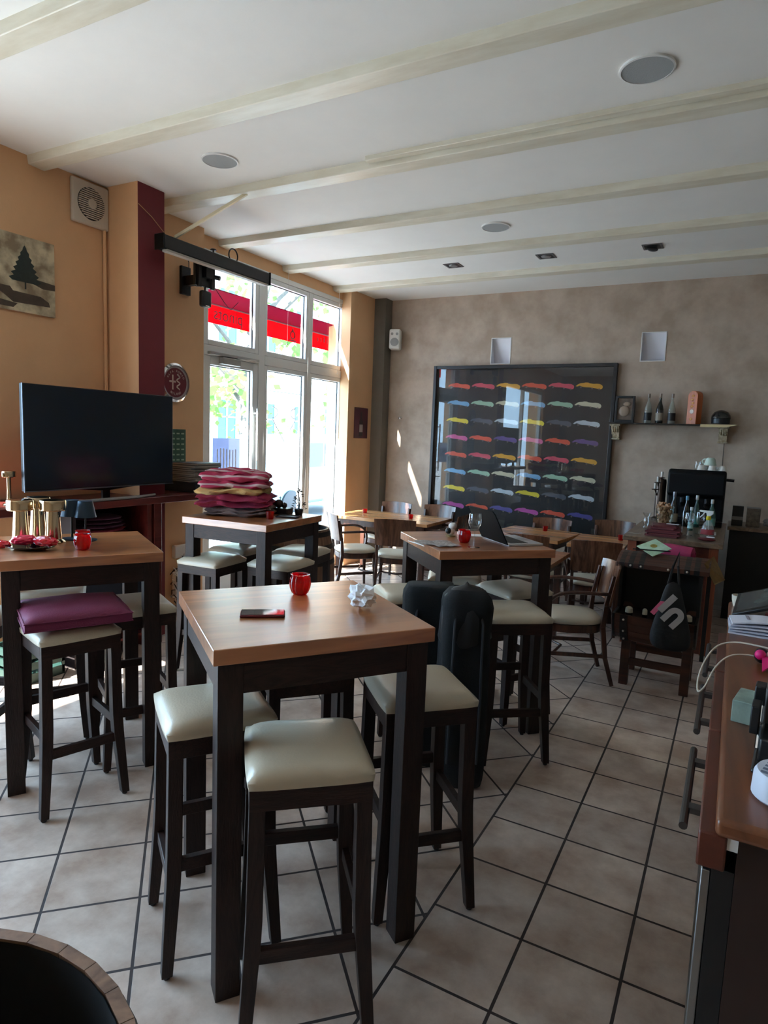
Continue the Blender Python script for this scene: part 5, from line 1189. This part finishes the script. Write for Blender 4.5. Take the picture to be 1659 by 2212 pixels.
for x in (-.26, -.20, -.13, .17, .23):
    m = MB(); m.box(x-.018, -.124, .843, x+.018, -.118, .88)
    for k in range(6):
        y0 = -.12+.055*k; z0 = .878+.055*math.sin(k/6*math.pi*.75); z1_ = .878+.055*math.sin((k+1)/6*math.pi*.75)
        m.add([(x-.018, y0, z0), (x+.018, y0, z0), (x+.018, y0+.055, z1_), (x-.018, y0+.055, z1_)], [(0, 1, 2, 3)])
    m.build('lid_band', CHB, t)
for i, (x, lab) in enumerate(((-.575, 'white topped bottle in the open bar chest, leftmost'), (-.470, 'slim white topped bottle in the open bar chest, second from left'), (-.190, 'white topped bottle in the open bar chest, right of the tote bag'))):
    t = thing('bottle', lab, 'bottle', (x, 4.80, .511), 0, 'bottles in the bar chest'); r_ = (.024, .016, .022)[i]
    MB().lathe([(0, 0), (r_, 0), (r_, .02), (r_*.9, .03)], 14).build('body', DKBOT, t, smooth=True); MB().lathe([(r_*1.05, .028), (r_*1.1, .03), (r_, .06), (r_*.5, .07), (0, .072)], 16).build('cap', mat('stopper_cream', (196, 186, 162), .6), t, smooth=True)
# tote
t = thing('tote_bag', 'black tote bag with a grey looped emblem hanging on the bar chest', 'tote bag', (-.290, 4.575, .045))
m = MB(); vs = []; rows_ = [(.80, .035, .02), (.72, .06, .03), (.62, .085, .04), (.52, .11, .05), (.42, .125, .06), (.36, .12, .06), (.335, .08, .04)]; n = 20
for z_, w_, d_ in rows_:
    for k in range(n):
        a = 2*math.pi*k/n; r_ = 1+.12*noise.noise(Vector((math.cos(a)*2, math.sin(a)*2, z_*6)))
        vs.append((w_*math.cos(a)*r_+.02*(.8-z_), d_*math.sin(a)*r_, z_))
m.add(vs, [(i*n+k, i*n+(k+1) % n, (i+1)*n+(k+1) % n, (i+1)*n+k) for i in range(len(rows_)-1) for k in range(n)]+[tuple(range(n)), tuple((len(rows_)-1)*n+k for k in range(n))[::-1]])
m.build('body', mat('tote_black', (26, 26, 28), .8, bump=.3, bscale=30), t, smooth=True, sub=1, angle=80)
m = MB(); m.tube([(-.03, 0, .78), (-.01, -.0, .90), (.005, .27, .955), (.02, .0, .90), (.035, 0, .78)], .008, 6); m.build('handle', MATS['tote_black'], t, smooth=True)
def rotp(P, d, ox, oz):
    c, s_ = math.cos(R(d)), math.sin(R(d)); return [(x*c-z_*s_+ox, x*s_+z_*c+oz) for x, z_ in P]
arch = [(-.038, -.055), (-.038, .0)]+[(.0+.038*math.cos(a), .0+.042*math.sin(a)) for a in [math.pi-i*math.pi/12 for i in range(1, 12)]]+[(.038, 0), (.038, -.055), (.012, -.055), (.012, 0)]+[(.012*math.cos(a), .016*math.sin(a)) for a in [i*math.pi/8 for i in range(1, 8)]]+[(-.012, -.0), (-.012, -.055)]
GE = mat('emblem_grey', (190, 188, 190), .7)
m = MB(); m.prism(rotp([(a_*1.4, b_*1.35) for a_, b_ in arch], -38, .030, .585), (0, -.066, 0), (1, 0, 0), (0, 0, 1), (0, .004, 0))
m.prism(rotp([(-.022, -.065), (.018, -.065), (.018, .075), (-.022, .075)], -38, -.022, .655), (0, -.063, 0), (1, 0, 0), (0, 0, 1), (0, .004, 0)); m.build('printed_emblem', GE, t)
m = MB(); m.prism(rotp([(-.018, -.07), (.012, -.07), (.012, .05), (-.018, .03)], -34, -.066, .635), (0, -.060, 0), (1, 0, 0), (0, 0, 1), (0, .004, 0)); m.build('pink_stripe', mat('stripe_pink', (226, 110, 150), .7), t)
# magenta roll & napkin
t = thing('blanket_roll', 'magenta rolled blanket in front of the side counter', 'blanket', (-.385, 5.52, .90), R(-14))
MB().tube([(-.17, 0, 0), (-.16, 0, 0), (0, 0, .004), (.16, 0, 0), (.17, 0, 0)], [.030, .052, .056, .052, .030], 18).build('roll', MAGENTA, t, smooth=True)
MB().tube([(.172, .018*math.cos(a), .018*math.sin(a)) for a in [i*math.pi/6 for i in range(12)]], .006, 6, closed=True).build('spiral_end', MAGENTA, t, smooth=True)
MB().box(.0, -.058, -.045, .075, -.05, -.035).build('white_tag', PAPER, t)

NAP = mat('napkin_mint', (190, 214, 190), .8, col2=(160, 190, 150), vscale=14)
t = thing('patterned_napkin', 'mint green patterned square napkin lying diagonally on the bar chest', 'napkin', (-.475, 5.10, .952), R(48))
MB().box(-.085, -.085, 0, .085, .085, .004).build('cloth', NAP, t)
t.rotation_euler = (Matrix.Rotation(R(24), 3, 'X') @ Matrix.Rotation(R(48), 3, 'Z')).to_euler(); t.location.z = .975
MB().lathe([(.010, .0045), (.010, .006), (.024, .006), (.024, .0045)], 18, (.01, .015, 0)).build('ring_print', mat('ring_print', (150, 130, 60), .7), t)
m = MB(); m.tube([(-.61, 5.00, .966), (-.50, 5.02, .966), (-.36, 5.06, .966)], .005, 6); tag(m.build('black_pen', BLACK, smooth=True), 'thin black stick lying across the mint napkin', 'pen')
t = thing('gold_cloth', 'dull gold ribbon cloth hanging over the right side of the bar chest', 'cloth', (-.10, 5.10, 0))
m = MB(); m.add([(-.03, -.18, .93), (.02, .10, .95), (.10, -.08, .82), (.04, -.20, .80), (-.03, -.185, .925), (.02, .105, .945), (.106, -.08, .815), (.046, -.205, .795)], [(0,1,2,3),(7,6,5,4),(0,4,5,1),(1,5,6,2),(2,6,7,3),(3,7,4,0)]); m.build('cloth', mat('dull_gold', (120, 88, 30), .6, var=.3, vscale=30), t)

# ------------------------------------------------------------------ right foreground bar
t = thing('bar_worktop', 'polished brown wooden bar worktop at the right edge of the picture', 'worktop', (0, 0, 0))
MB().box(.030, 1.43, .930, .95, 3.60, .970).build('slab', BARW, t, bevel=.012, seg=4)
t = thing('bar_cabinet', 'dark wood bar cabinet with steel fridge below the worktop at the right edge', 'cabinet', (0, 0, 0))
MB().box(.075, 1.47, 0, .92, 3.56, .93).build('body', mat('cabinet_brown', (44, 24, 17), .5, var=.2, vscale=4), t)
for i, (a, b_) in enumerate(((1.45, 2.005), (2.01, 2.565), (2.57, 3.125))):
    d_ = MB().box(.0, a, .845, .055, b_, .925).build('drawer', BARD, t, bevel=.005)
    m = MB(); m.tube([(-.032, a+.10, .868), (-.032, b_-.03, .868)], .0095, 10)
    for y in (a+.19, b_-.11): m.box(-.032, y-.014, .861, 0, y+.014, .875)
    m.build('handle', mat('dark_steel', (96, 96, 98), .35, metal=1.0), d_, smooth=True)
for a, b_ in ((1.47, 2.15), (2.17, 2.85)):
    d_ = MB().box(.012, a, .10, .030, a+.05, .83).box(.012, b_-.05, .10, .030, b_, .83).box(.012, a+.05, .78, .030, b_-.05, .83).box(.012, a+.05, .10, .030, b_-.05, .15).build('fridge_door', STEEL, t, bevel=.003)
    MB().box(.020, a+.05, .15, .024, b_-.05, .78).build('glass', mat('fridge_glass', (20, 22, 24), .1), d_)
    MB().box(.031, a, .10, .074, b_, .84).build('gasket', BLACK, d_)
MB().box(.045, 1.455, .895, .075, 1.469, .925).build('bracket', WHITEP, t)
ZW = .970
t = thing('tissue_box', 'pale green tissue box standing on the bar worktop', 'tissue box', (.108, 2.04, ZW), R(-10))
MB().box(-.048, -.06, 0, .055, .06, .062).build('carton', mat('tissue_carton', (160, 182, 170), .6, col2=(120, 140, 130), vscale=9), t, bevel=.002)
m = MB(); m.lathe([(.026, .060), (.016, .070), (.02, .08), (.006, .092), (0, .094)], 14, (.02, .02, 0)); m.v = [(a_+.008*noise.noise(Vector((a_*60, b_*60, c_*40))), b_, c_) for a_, b_, c_ in m.v]; m.build('tissue', PAPER, t, smooth=True)
for i in range(5):
    m = MB(); vs = []
    for a_ in range(9):
        for b_ in range(2): u = a_/8; vs.append((-.02+.25*u, -.065+.13*b_, .010*i+.012*math.sin(u*3)*(i/4)+(.008 if i == 4 else 0)*u))
    vs += [(x, y, z_+.006) for x, y, z_ in vs]
    m.add(vs, [(2*k, 2*k+1, 2*k+3, 2*k+2) for k in range(8)]+[(18+2*k, 18+2*k+2, 18+2*k+3, 18+2*k+1) for k in range(8)]+[(2*k, 2*k+2, 20+2*k, 18+2*k) for k in range(8)]+[(2*k+1, 19+2*k, 21+2*k, 2*k+3) for k in range(8)]+[(0, 18, 19, 1), (16, 17, 35, 34)])
    tag(m.build('receipt_bundle', mat('receipt_%d' % (i % 2), ((214, 214, 226), (196, 198, 214))[i % 2], .8), loc=(.055+.004*math.sin(i*2), 3.02, ZW+.001), rz=R(-2+2*i)), ['lowest', 'second', 'middle', 'fourth', 'topmost'][i]+' sheet bundle of the pile of receipts on the bar worktop', 'paper', 'receipts on the bar worktop')
m = MB()
for x in (.03, .075, .12, .165): m.box(x, -.03, 0, x+.012, .04, .0006)
tag(m.build('receipt_print', mat('ink_grey', (150, 140, 150), .8), loc=(.065, 3.02, ZW+.0605), rz=R(6)), 'faint grey print on the top receipt', 'print')
t = thing('payment_terminal', 'black slanted touch screen terminal on a stand on the bar worktop', 'terminal', (.20, 3.30, ZW), R(-6))
m = MB(); m.prism([(-.12, .0), (.12, 0), (.12, .03), (-.12, .03)], (0, -.09, 0), (1, 0, 0), (0, 1, 0), (0, 0, .0)) if False else m.box(-.12, -.06, 0, .12, .10, .02); m.build('foot', mat('terminal_grey', (70, 72, 76), .4), t, bevel=.006)
m = MB(); m.add([(-.15, -.08, .02), (.20, -.08, .16), (.20, .10, .22), (-.15, .10, .08), (-.145, -.08, .005), (.205, -.08, .145), (.205, .10, .205), (-.145, .10, .065)], [(0,1,2,3),(7,6,5,4),(0,4,5,1),(1,5,6,2),(2,6,7,3),(3,7,4,0)]); m.build('display_case', BLACK, t, bevel=.004)
m = MB(); m.add([(-.135, -.065, .032), (.185, -.065, .160), (.185, .088, .211), (-.135, .088, .083)], [(0, 1, 2, 3)]); m.build('display', mat('terminal_display', (70, 80, 76), .15, col2=(30, 30, 34), vscale=8), t)
MB().box(-.02, -.10, .0, .2, -.07, .05).build('red_front', mat('terminal_red', (104, 14, 20), .4, col2=(50, 8, 12), vscale=16), t)
t = thing('white_cup', 'small white cup behind the terminal on the bar worktop', 'cup', (.075, 3.50, ZW)); MB().lathe([(0, 0), (.026, 0), (.034, .03), (.036, .055), (.032, .055), (.028, .02), (0, .01)], 20).build('bowl', mat('ivory_china', (220, 210, 192), .4), t, smooth=True)
P = [(.22, 2.68, ZW+.03), (.14, 2.70, ZW+.035), (.06, 2.72, ZW+.03), (.00, 2.70, ZW+.01), (-.035, 2.62, ZW-.03), (-.050, 2.52, ZW-.07), (-.045, 2.44, ZW-.09), (-.025, 2.45, ZW-.07), (.0, 2.52, ZW-.02), (.04, 2.58, ZW+.012), (.10, 2.61, ZW+.02), (.22, 2.60, ZW+.02)]
Q = []
for i in range(len(P)-1):
    p0, p1, p2, p3 = [Vector(P[max(0, min(len(P)-1, i+d))]) for d in (-1, 0, 1, 2)]
    for k in range(5): u = k/5; Q.append(.5*((2*p1)+(p2-p0)*u+(2*p0-5*p1+4*p2-p3)*u*u+(3*p1-p0-3*p2+p3)*u**3))
tag(MB().tube(Q, .0032, 8).build('charging_cable', mat('cable_ivory', (206, 196, 180), .5), smooth=True), 'looped ivory cable sticking out over the edge of the bar worktop', 'cable')
t = thing('pink_plush_clip', 'small hot pink plush tag with black body on the bar worktop', 'toy', (.140, 2.58, ZW))
MB().ball((0, .02, .03), .03, 14, 9, (.8, 1, .9)).build('body', BLACK, t, smooth=True)
MB().ball((-.005, -.01, .04), .018, 12, 8).build('pink_head', mat('hot_pink', (226, 26, 120), .5), t, smooth=True)
m = MB(); m.add([(0, -.01, .04), (.05, -.03, .035), (.0, -.11, .012), (.004, -.01, .03), (.05, -.03, .028), (.0, -.11, .008)], [(0, 1, 2), (5, 4, 3), (0, 3, 4, 1), (1, 4, 5, 2), (2, 5, 3, 0)]); m.build('pink_tail', MATS['hot_pink'], t)
MB().ball((.03, -.005, .042), .018, 12, 8).build('pale_patch', mat('pale_pink', (222, 190, 190), .6), t, smooth=True)
t = thing('card_reader_stand', 'tall dark device stand cut by the right edge of the bar worktop', 'device', (.140, 1.87, ZW), R(-5))
MB().box(-.03, -.19, 0, .14, .10, .012).box(-.02, -.14, .012, .12, -.02, .07).build('base', BLACK, t, bevel=.006)
MB().box(-.045, -.10, .06, -.025, -.04, .13).build('clamp', BLACK, t, bevel=.003)
MB().box(-.045, -.0, .10, -.02, .05, .15).build('clamp', BLACK, t, bevel=.003)
MB().tube([(-.025, -.06, .01), (-.025, .02, .12)], .006, 8).build('strut', CHROME, t, smooth=True)
MB().box(-.02, -.03, .06, .14, .095, .16).build('brown_case', mat('device_brown', (48, 36, 28), .5), t, bevel=.005)
MB().box(-.015, .03, .16, .06, .09, .178).build('paper_roll', PAPER, t, bevel=.003)
t = thing('printed_packet', 'white rounded packet with grey print at the right edge of the bar worktop', 'packet', (.152, 1.60, ZW), R(-16))
MB().lathe([(0, 0), (.052, 0), (.058, .006), (.056, .05), (.050, .060), (0, .062)], 30, sy=1.2).build('body', mat('packet_white', (205, 208, 220), .5), t, smooth=True)
m = MB()
for i in range(5):
    for j in range(3): m.box(-.035+.026*j, -.045+.018*i, .0622, -.018+.026*j, -.036+.018*i, .0628)
m.build('print', mat('packet_print', (110, 120, 140), .7), t)
